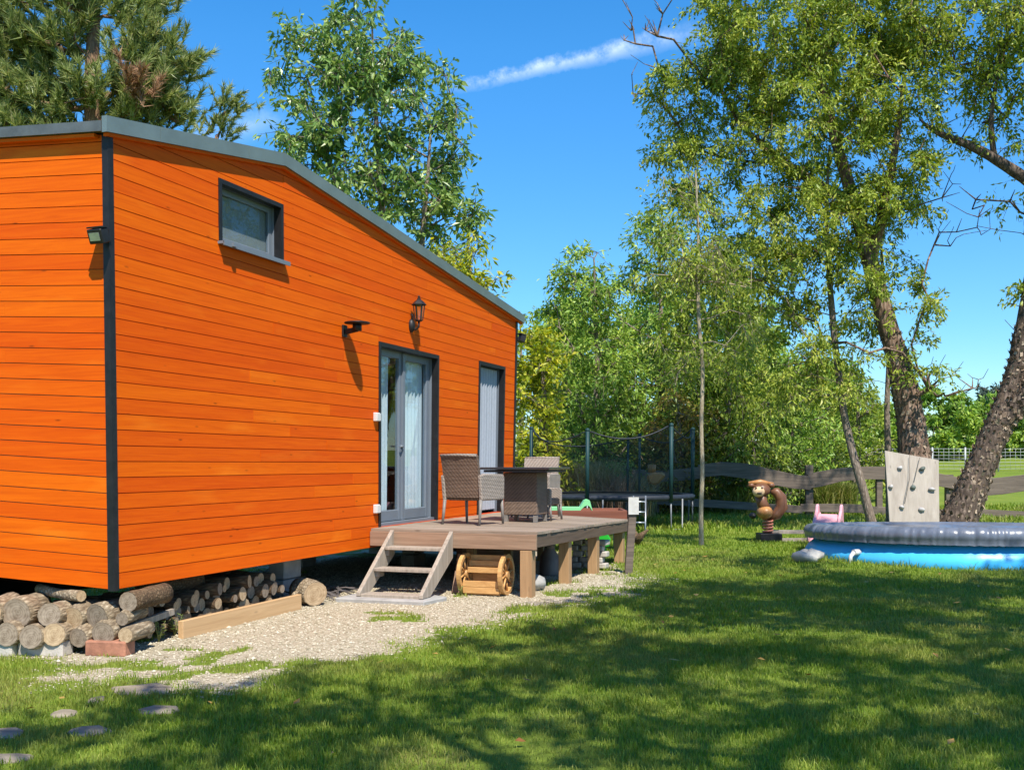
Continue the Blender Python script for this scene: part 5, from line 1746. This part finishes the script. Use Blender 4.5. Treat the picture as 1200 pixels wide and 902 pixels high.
# ---- pale sapling on the lawn
T0 = trunk_px([(822, 641, 18.7, .048), (821, 600, 18.7, .040), (823.5, 555, 18.7, .038), (821.5, 500, 18.7, .037), (824, 430, 18.7, .036), (818.5, 375, 18.7, .033), (818, 330, 18.7, .030), (818.5, 270, 18.7, .022), (815, 200, 18.7, .018)])
T1 = trunk_px([(818, 331, 18.7, .022), (828, 328, 18.6, .02), (852, 331, 18.5, .016), (880, 338, 18.4, .01)])
tg = blob_targets([(812, 235, 42, 55, 18.7, 18), (820, 300, 40, 40, 18.45, 14), (840, 310, 45, 32, 18.6, 16), (790, 320, 40, 35, 18.8, 15), (850, 390, 45, 35, 18.5, 12), (800, 410, 40, 35, 18.8, 12)], 29)
tree('young_birch', 'slim pale-stemmed young tree standing alone on the lawn in front of the fence', [T0, T1], tg, M_bk_birch, LF_main, 39, per=50, spread=.42, L=.11, W=.04, droop=.9, tip=.005, attach=3.4, step=.25, lump=.06)

# ---- ash behind the house
YA = 25.0
T0 = trunk_px([(452, 560, YA, .16), (455, 420, YA, .13), (450, 330, YA, .11), (447, 230, YA, .08), (440, 130, YA, .05), (436, 30, YA, .02)])
T1 = trunk_px([(470, 560, YA, .12), (480, 400, YA, .10), (492, 310, YA, .08), (500, 220, YA - .2, .05), (505, 150, YA - .2, .02)])
T2 = trunk_px([(440, 560, YA + .3, .12), (430, 380, YA + .3, .09), (408, 270, YA + .3, .07), (380, 170, YA + .3, .04), (360, 90, YA + .3, .02)])
blobs = [(430, 55, 62, 55, YA, 30), (380, 95, 62, 70, YA, 36), (470, 110, 60, 70, YA, 34), (400, 190, 80, 70, YA, 44), (500, 190, 50, 60, YA, 22), (350, 185, 38, 60, YA, 14), (450, 240, 80, 70, YA, 42), (525, 260, 38, 45, YA, 13), (385, 270, 50, 50, YA, 18),
         (525, 130, 22, 28, YA, 6), (500, 320, 50, 50, YA, 18), (420, 330, 60, 50, YA, 22), (555, 245, 25, 10, YA, 3), (330, 80, 16, 20, YA, 4), (410, 10, 25, 30, YA, 7), (530, 200, 20, 30, YA, 5)]
tg = blob_targets(blobs, 41)
tree('ash_tree', 'tall airy multi-stemmed ash tree rising behind the tiny house roof', [T0, T1, T2], tg, M_bk_grey, LF_ash, 43, per=56, spread=.46, L=.20, W=.075, droop=.45, tip=.008, attach=3.0)
T0 = trunk_px([(560, 580, 22.5, .08), (556, 420, 22.5, .06), (552, 330, 22.5, .04), (548, 280, 22.5, .015)])
tg = blob_targets([(545, 305, 30, 38, 22.5, 14), (562, 335, 22, 25, 22.5, 8), (520, 320, 25, 30, 22.5, 8), (540, 360, 40, 40, 22.5, 12)], 45)
tree('walnut_sapling', 'young yellowish-green tree showing above the low end of the roof', [T0], tg, M_bk_grey, LF_yel, 47, per=40, spread=.34, L=.16, W=.06, droop=.4, tip=.006)

# ---- row of trees behind the fence
def hedge_tree(name, lab, px, top, w, Y, seed, mat, per=95, L=.17, W=.06, n=60, base=600, group='trees behind the fence', droop=.5, cols=None):
    zb = float(gz((px - CX) / F * Y, Y))
    b = (( px - CX) / F * Y, Y, zb - .1, .16)
    h_ = at(px, top, Y).z
    mid = (b[0] + .2, Y, (zb + h_) * .5, .09); tp_ = (b[0] + .1, Y, h_ - .4, .02)
    H_ = 543 + (H - zb) * F / Y - top
    bl = [(px, top + H_ * .14, w * .60, H_ * .14, Y, n * .18), (px - w * .1, top + H_ * .32, w * .85, H_ * .2, Y, n * .3), (px + w * .08, top + H_ * .55, w * .95, H_ * .22, Y, n * .35), (px, top + H_ * .78, w * 1.0, H_ * .2, Y, n * .3)]
    tg = blob_targets(bl, seed, shell=.45)
    return tree(name, lab, [[b, mid, tp_]], tg, M_bk_grey, mat, seed, group, per=per, spread=.62, L=L, W=W, droop=droop, tip=.01, step=.6)


hedge_tree('feathery_tree', 'dark green feathery tree with a pointed top behind the trampoline', 692, 286, 58, 30.5, 51, LF_hedge, n=110, L=.19, W=.06, per=100)
hedge_tree('hedge_tree', 'olive green tree with the tallest rounded top behind the trampoline', 768, 248, 74, 32.0, 53, LF_hedge, n=140, per=100)
hedge_tree('hedge_tree', 'tree with drooping pale olive foliage behind the young birch', 846, 296, 66, 30.8, 55, LF_main, n=135, per=100, droop=.9)
hedge_tree('hedge_tree', 'low bushy tree behind the fence post', 920, 415, 62, 33.0, 57, LF_hedge, n=100)
hedge_tree('hedge_tree', 'light green bushy tree behind the slender leaning trunk', 1000, 440, 52, 36.0, 58, LF_main, n=62)
hedge_tree('turning_tree', 'small tree with orange-tinted leaves behind the trampoline net', 790, 455, 40, 29.4, 59, LF_orange, n=46, L=.14, W=.06)
hedge_tree('yellow_tree', 'bright yellow-green small tree beside the far end of the house', 630, 382, 36, 27.5, 61, LF_yel, n=70, L=.17, W=.08, per=62, droop=.3)
hedge_tree('hedge_tree', 'dark narrow tree filling the gap between the yellow-green tree and the feathery tree', 656, 362, 30, 33.5, 63, LF_hedge, n=60)
hedge_tree('hedge_tree', 'small pale tree top just above the end of the roof', 606, 352, 16, 40, 64, LF_main, n=22, L=.16)


for k, (px, top, w, Y, lab) in enumerate(((670, 345, 60, 44, 'olive tree seen through the gaps behind the feathery tree'), (775, 325, 75, 46, 'olive tree seen through the gaps behind the tallest rounded tree'), (875, 345, 70, 45, 'olive tree seen through the gaps behind the young birch'), (960, 415, 60, 47, 'olive tree seen through the gaps behind the slender leaning trunk'))):
    hedge_tree('background_tree', lab, px, top, w, Y, 160 + k, LF_hedge, per=90, n=130, L=.26, W=.11, group='second row of trees further back')


def bush(name, lab, px, top, w, Y, seed, mat, n, L=.12, W=.05, per=60, group=None):
    zb = float(gz((px - CX) / F * Y, Y)); x = (px - CX) / F * Y
    r = random.Random(seed)
    trunks = [[(x + r.uniform(-.2, .2), Y, zb - .05, .03), (x + r.uniform(-.4, .4), Y + r.uniform(-.3, .3), (zb + at(px, top, Y).z) / 2, .015)] for _ in range(3)]
    pb = 543 + (H - zb) * F / Y
    tg = blob_targets([(px, (top + pb) / 2 + 2, w, (pb - top) / 2, Y, n)], seed, shell=.4)
    return tree(name, lab, trunks, tg, M_bk_grey, mat, seed, group, 'bush', per=per, spread=.42, L=L, W=W, droop=.3, tip=.006, step=.5, crown='foliage')


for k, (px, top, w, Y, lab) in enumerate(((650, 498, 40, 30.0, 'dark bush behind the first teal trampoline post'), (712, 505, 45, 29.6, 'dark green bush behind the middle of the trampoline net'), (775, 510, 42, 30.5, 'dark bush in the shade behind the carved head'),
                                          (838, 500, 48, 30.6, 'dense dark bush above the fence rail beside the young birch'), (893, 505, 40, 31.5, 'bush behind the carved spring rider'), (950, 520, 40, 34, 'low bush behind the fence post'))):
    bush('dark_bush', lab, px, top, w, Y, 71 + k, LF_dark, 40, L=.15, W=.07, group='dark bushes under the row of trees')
bush('green_bush', 'sunlit fresh green bush inside the view of the trampoline net', 722, 535, 26, 28.0, 79, LF_ash, 22, L=.10, W=.05)
for k, (px, top, w, Y, lab) in enumerate(((1030, 478, 42, 56, 'far hedge bush partly behind the climbing board'), (1095, 458, 45, 58, 'far hedge bush beside the flaky trunk'), (1150, 466, 40, 60, 'far hedge bush in the middle of the gap between the two trunks'), (1200, 470, 45, 60, 'far hedge bush behind the leaning trunk'), (1262, 468, 45, 60, 'far hedge bush beyond the leaning trunk'), (975, 480, 45, 58, 'far hedge bush behind the slender trunk'))):
    bush('hedge_bush', lab, px, top - 4, w * 1.15, Y, 81 + k, LF_hedge, 120, L=.28, W=.13, per=95, group='hedge across the far field')
for k, (px, top, w, Y, lab) in enumerate(((1153, 447, 5, 120, 'tiny distant pointed conifer over the hedge'), (1172, 452, 16, 120, 'distant tree, leaves tinted blue-green for haze, over the hedge beside the conifer'))):
    hedge_tree('distant_tree', lab, px, top, w, Y, 91 + k, mat_leaf('hazed_leaf%d' % k, [(0, (.06, .10, .08)), (1, (.14, .18, .14))], .2), n=26, L=.5, W=.25, group='distant trees')  # leaf colour greyed and blued to stand for distance haze

# ---- black pine behind the house
def pine(label, trunks, targets, seed, dead=None, per=72, nl=.20):
    root = empty('pine_tree', Vector(trunks[0][0][:3]), label, 'pine tree')
    allt = targets if dead is None else np.concatenate([targets, dead])
    sk = grow(trunks, allt, seed, step=.35, upk=.5, jit=.12)
    branch_mesh('trunk', sk, trunks, M_bk_pine, root, tip=.010, seed=seed, rmax=.07)
    r = np.random.default_rng(seed)
    pos, par = sk[0], sk[1]
    def brush(name, tg, mat):
        tg = np.asarray(tg); m = len(tg)
        out = tg - np.array([trunks[0][0][0], trunks[0][0][1], 0])[None]; out[:, 2] = 0
        out /= np.linalg.norm(out, axis=1, keepdims=True) + 1e-6
        # each branch end carries several upturned shoots, each a bottle-brush of needles
        sh = 6
        sd = out[:, None] * .5 + r.normal(0, .55, (m, sh, 3)); sd[..., 2] = np.abs(sd[..., 2]) * .8 + .45
        sd /= np.linalg.norm(sd, axis=2, keepdims=True)
        base = tg[:, None] + r.normal(0, .18, (m, sh, 3)) * np.array([1, 1, .6])
        N = m * sh * per
        ii = np.repeat(np.arange(m * sh), per)
        A = sd.reshape(-1, 3)[ii]; B = base.reshape(-1, 3)[ii]
        t = r.uniform(0, 1, N)
        P = B + A * (t * .30)[:, None]
        D = A * r.uniform(.55, 1.3, (N, 1)) + r.normal(0, .42, (N, 3))
        D /= np.linalg.norm(D, axis=1, keepdims=True)
        S = np.cross(D, r.normal(0, 1, (N, 3))); S /= np.linalg.norm(S, axis=1, keepdims=True) + 1e-9
        Ln = nl * r.uniform(.7, 1.15, (N, 1)); w = .0105
        V = np.stack([P - S * w, P + S * w, P + D * Ln], 1).reshape(-1, 3)
        return finish(name, np_mesh(name, V, np.arange(3 * N).reshape(N, 3)), mat, root, False)
    brush('crown', targets, LF_pine)
    if dead is not None: brush('dead_needles', dead, LF_dead)
    return root


YP = 18.5
T0 = trunk_px([(112, 600, YP, .22), (110, 200, YP, .15), (108, 100, YP, .13), (110, 20, YP, .10), (112, -80, YP, .06), (112, -150, YP, .02)])
blobs = [(30, 90, 70, 60, YP, 43), (60, 20, 60, 45, YP, 25), (30, 150, 60, 35, YP, 24), (120, 130, 60, 40, YP, 31), (175, 120, 45, 32, YP, 14), (190, 80, 30, 35, YP, 8), (215, 70, 14, 18, YP, 2), (165, 40, 32, 40, YP, 8), (150, 75, 35, 30, YP, 7), (200, 130, 20, 22, YP, 4), (80, 110, 45, 40, YP, 12),
         (-40, 80, 60, 80, YP, 21), (145, 10, 22, 30, YP, 4), (105, 10, 35, 25, YP, 6), (15, 30, 40, 40, YP, 10), (60, -50, 90, 50, YP, 15), (172, 18, 10, 18, YP, 2), (50, 200, 90, 50, YP, 17), (160, 190, 60, 40, YP, 10)]
pine('large pine tree with long needles and a brown dead spray above the roof corner', [T0], blob_targets(blobs, 95, shell=.2), 97, blob_targets([(160, 106, 11, 9, YP - .9, 3)], 96))
T0 = trunk_px([(246, 560, 21.0, .10), (244, 300, 21.0, .07), (246, 200, 21.0, .05), (252, 165, 21.0, .03), (262, 145, 21.0, .012)])
pine('small pine shoot poking up above the roof slope', [T0], blob_targets([(266, 138, 9, 14, 21.0, 4), (258, 155, 8, 8, 21, 2), (250, 235, 35, 25, 21, 8)], 98, shell=.05), 99, nl=.16)

# ---- dry ornamental grasses
M_dry = mat_leaf('dry_grass', [(0, (.26, .22, .07)), (.5, (.50, .41, .18)), (1, (.58, .46, .28))], .3, .7, .2)
M_dryp = mat_leaf('pinkish_dry_plumes', [(0, (.34, .20, .12)), (1, (.52, .36, .24))], .3, .7, .2)
M_tall = mat_leaf('tall_green_grass', [(0, (.10, .16, .02)), (.6, (.22, .26, .05)), (1, (.38, .34, .12))], .3, .6, .2)
def tuft(name, lab, px, py, Y, h_, w, n, seed, mat, group, spreadk=.45):
    r = np.random.default_rng(seed)
    x = (px - CX) / F * Y; zb = float(gz(x, Y))
    X = x + r.normal(0, w * .45, n); Yy = Y + r.normal(0, w * .4, n)
    th = r.uniform(0, 2 * pi, n); ln = h_ * r.uniform(.05, spreadk, n); hh = h_ * r.uniform(.55, 1.1, n)
    dx, dy = np.cos(th) * ln, np.sin(th) * ln
    wd = r.uniform(.008, .016, n); ph = r.uniform(0, pi, n); wx, wy = np.cos(ph) * wd, np.sin(ph) * wd
    Z = np.full(n, zb - .02)
    B1 = np.stack([X - wx, Yy - wy, Z], -1); B2 = np.stack([X + wx, Yy + wy, Z], -1)
    M1 = np.stack([X + dx * .4 - wx, Yy + dy * .4 - wy, Z + hh * .7], -1); M2 = np.stack([X + dx * .4 + wx, Yy + dy * .4 + wy, Z + hh * .7], -1)
    T = np.stack([X + dx * 1.3, Yy + dy * 1.3, Z + hh], -1)
    V = np.stack([B1, B2, M2, M1, T], 1).reshape(-1, 3); b = 5 * np.arange(n)
    P = np.concatenate([np.stack([b, b + 1, b + 2], -1), np.stack([b, b + 2, b + 3], -1), np.stack([b + 3, b + 2, b + 4], -1)])
    o = finish(name, np_mesh(name, V, P), mat, None, False, loc=(x, Y, zb))
    return tag(o, lab, 'tall grass', group)


for k, (px, Y, h_, w, mat, lab) in enumerate(((612, 24.5, 1.05, .5, M_tall, 'yellowish tall grass clump just past the house end'), (642, 28.0, 1.5, .5, M_dry, 'straw-coloured grass clump behind the first trampoline post'), (668, 28.2, 1.45, .5, M_dry, 'straw-coloured grass clump seen over the chair backs'),
                                            (700, 28.0, 1.5, .5, M_dry, 'straw-coloured grass clump beside the second trampoline post'), (722, 27.6, 1.15, .45, M_dryp, 'pinkish dry grass clump behind the middle of the trampoline'), (744, 27.8, 1.1, .4, M_dry, 'low straw-coloured clump near the carved head'),
                                            (795, 29.6, .8, .5, M_tall, 'green grass clump under the fence rail by the trampoline'), (850, 30.2, .8, .6, M_tall, 'long yellow-green grass behind the rail by the young birch'), (968, 30.0, .95, .35, M_tall, 'tall weeds behind the fence beside the fence post'), (988, 30.0, .9, .3, M_tall, 'tall weeds behind the fence next to the slender trunk'))):
    tuft('ornamental_grass', lab, px, 590, Y, h_, w, 1500, 120 + k, mat, 'tall grass clumps at the back')

# ---- trees near and behind the viewer that throw the dappled shade
LF_shade = mat_leaf('broad_shade_leaf', [(0, (.04, .08, .012)), (1, (.12, .17, .03))], .3, .45, .4)
SUNV = Vector((.304 * math.cos(SUN_EL), -.953 * math.cos(SUN_EL), math.sin(SUN_EL))).normalized()
def shade_tree(label, base, blobs_g, seed, per, L=.15, W=.09):
    """blobs_g: (ground x, ground y, crown height, radius, flatness, n) where the crown's shadow should fall"""
    r = np.random.default_rng(seed); out = []
    for gx_, gy_, hz, rad, flat, n in blobs_g:
        c = np.array([gx_, gy_, 0]) + np.array(SUNV) * (hz / SUNV.z)
        d = r.normal(0, 1, (n, 3)); d /= np.linalg.norm(d, axis=1, keepdims=True)
        out.append(c + d * (r.uniform(0, 1, n) ** (1 / 2.6))[:, None] * np.array([rad, rad * 1.1, rad * flat]))
    tg = np.concatenate(out)
    c = tg.mean(0); b = Vector(base)
    T = [(b.x, b.y, -.1, .28), (b.x * .9 + c[0] * .1, b.y * .9 + c[1] * .1, 2.2, .22), (b.x * .6 + c[0] * .4, b.y * .6 + c[1] * .4, c[2] * .62, .17), (c[0], c[1], c[2] * .95, .06)]
    return tree('shade_tree', label, [T], tg, M_bk_grey, LF_shade, seed, None, per=per, spread=.41, L=L, W=W, droop=.3, tip=.01, step=.6, attach=2.6)


shade_tree('tall broadleaf tree behind the viewer dappling the middle of the lawn', (4.6, -4.5, 0),
           [(2.1, 10.9, 8.6, 1.7, .45, 84), (4.2, 11.6, 8.8, 1.9, .45, 108), (6.9, 11.7, 8.6, 2.0, .45, 104), (3.4, 8.6, 8.2, 2.0, .45, 96), (6.0, 9.0, 8.2, 2.1, .45, 92), (.9, 8.4, 7.8, 1.4, .45, 60), (8.6, 11.4, 8.6, 1.5, .45, 50), (4.4, 12.9, 9.0, 1.3, .4, 44), (7.0, 13.0, 9.0, 1.3, .4, 44), (2.3, 12.6, 9.0, .9, .4, 20), (3.4, 15.7, 9.6, 1.3, .4, 24), (5.4, 19.2, 10.4, 1.5, .4, 18), (2.9, 20.2, 10.6, 1.3, .4, 16)], 131, 76, .115, .072)
shade_tree('broadleaf tree behind the viewer shading the near lawn by the stepping stones', (-1.5, -6.5, 0),
           [(-.9, 6.5, 7.2, 1.15, .45, 38), (.9, 6.3, 7.6, 1.5, .45, 54), (-2.0, 5.4, 7.0, 1.2, .45, 40), (2.6, 6.0, 7.4, 1.5, .45, 54), (4.6, 6.4, 7.4, 1.6, .45, 58), (0, 4.4, 7, 1.5, .45, 40), (2.6, 4.6, 7, 1.4, .45, 34)], 133, 40, .115, .072)
# ================================================================ light, sky, camera
w = bpy.data.worlds.new('World'); SC.world = w; w.use_nodes = True
nt = w.node_tree
for n_ in list(nt.nodes): nt.nodes.remove(n_)
N = NT(nt)
out = nt.nodes.new('ShaderNodeOutputWorld')
sky = nt.nodes.new('ShaderNodeTexSky'); sky.sky_type = 'NISHITA'; sky.sun_disc = False
sky.sun_elevation = SUN_EL; sky.sun_rotation = math.atan2(.304, -.953)
sky.altitude = 250; sky.air_density = 1.0; sky.dust_density = .1; sky.ozone_density = 3.2
geo = N.n('ShaderNodeNewGeometry')
tc = N.n('ShaderNodeTexCoord')
d = tc.outputs['Generated']


def dirv(px, py): return Vector(((px - CX) / F, 1, -(py - HY) / F)).normalized()


def streak(p0, p1, width, s0, s1, soft, strength, nscale):
    """thin cloud along the great circle through two directions"""
    a, b_ = dirv(*p0), dirv(*p1)
    nrm = a.cross(b_).normalized(); tan = (b_ - a).normalized()
    nz = N.n('ShaderNodeTexNoise', {'Vector': d, 'Scale': nscale, 'Detail': 6.0, 'Roughness': .65})
    dn = N.n('ShaderNodeVectorMath', {0: d, 1: tuple(nrm)}, operation='DOT_PRODUCT').outputs['Value']
    dn = N.math('ADD', dn, N.math('MULTIPLY', N.math('SUBTRACT', nz.outputs[0], .5), width * 1.6))
    al = N.n('ShaderNodeVectorMath', {0: d, 1: tuple(tan)}, operation='DOT_PRODUCT').outputs['Value']
    ta, tb_ = a.dot(tan), b_.dot(tan)
    f = N.math('SUBTRACT', al, ta); f = N.math('DIVIDE', f, tb_ - ta)                   # 0..1 along
    wd = N.math('MULTIPLY', N.math('ADD', N.math('MULTIPLY', f, s1 - s0), s0), width)
    g = N.math('SUBTRACT', 1.0, N.math('DIVIDE', N.math('ABSOLUTE', dn), wd))
    g = N.n('ShaderNodeMath', {0: g}, operation='MULTIPLY'); g.inputs[1].default_value = soft; g.use_clamp = True
    e1 = N.n('ShaderNodeMath', {0: f, 1: 9.0}, operation='MULTIPLY', use_clamp=True).outputs[0]
    e2 = N.n('ShaderNodeMath', {0: N.math('SUBTRACT', 1.0, f), 1: 2.5}, operation='MULTIPLY', use_clamp=True).outputs[0]
    n3 = N.ramp(nz.outputs[0], [(.33, (.10, .10, .10)), (.66, (1, 1, 1))])
    r = N.math('MULTIPLY', N.math('MULTIPLY', g.outputs[0], e1), N.math('MULTIPLY', e2, n3))
    return N.math('MULTIPLY', r, strength)


con = streak((524, 105), (860, 28), .0085, .7, 1.5, 1.1, .40, 60.0)
lowc = streak((215, 165), (350, 135), .016, 1.0, .8, 1.0, .26, 22.0)
hs = N.n('ShaderNodeHueSaturation', {'Color': sky.outputs[0], 'Saturation': 1.36, 'Value': 1.0})
sz = N.n('ShaderNodeSeparateXYZ', {0: d})
gr = N.ramp(sz.outputs['Z'], [(0.0, (.55, .66, .72)), (.12, (.60, .76, .84)), (.36, (1, 1, 1))])
skc = N.mix(1.0, hs.outputs[0], gr, 'MULTIPLY')
col = N.mix(con, skc, (7.5, 8.0, 8.6))
col = N.mix(lowc, col, (7.0, 7.6, 8.4))
bg = N.n('ShaderNodeBackground', {'Color': col, 'Strength': SKY})
nt.links.new(bg.outputs[0], out.inputs[0])

su = bpy.data.lights.new('sun', 'SUN'); su.energy = SUN; su.angle = math.radians(.55); su.color = (1.0, .94, .84)
so = bpy.data.objects.new('sun', su); COL.objects.link(so)
so.rotation_euler = (-SUNV).to_track_quat('-Z', 'Y').to_euler()
so.location = (0, -20, 30)

cam = bpy.data.cameras.new('camera'); co = bpy.data.objects.new('camera', cam); COL.objects.link(co)
cam.sensor_fit = 'HORIZONTAL'; cam.sensor_width = 36.0; cam.lens = F / 1200 * 36.0
cam.shift_y = (HY - 451) / 1200
cam.clip_start = .05; cam.clip_end = 3000
co.location = (0, 0, H); co.rotation_euler = (pi / 2, 0, 0)
SC.camera = co
SC.view_settings.view_transform = 'Standard'; SC.view_settings.look = 'None'
SC.view_settings.exposure = EXPO; SC.view_settings.gamma = 1.0; SC.view_settings.use_curve_mapping = False
SC.render.engine = 'CYCLES'
SC.cycles.use_denoising = True
try: SC.cycles.denoiser = 'OPENIMAGEDENOISE'
except Exception: pass
SC.cycles.max_bounces = 7; SC.cycles.diffuse_bounces = 3; SC.cycles.glossy_bounces = 3; SC.cycles.transmission_bounces = 4; SC.cycles.transparent_max_bounces = 10
SC.cycles.sample_clamp_indirect = 6.0
bpy.context.view_layer.update()
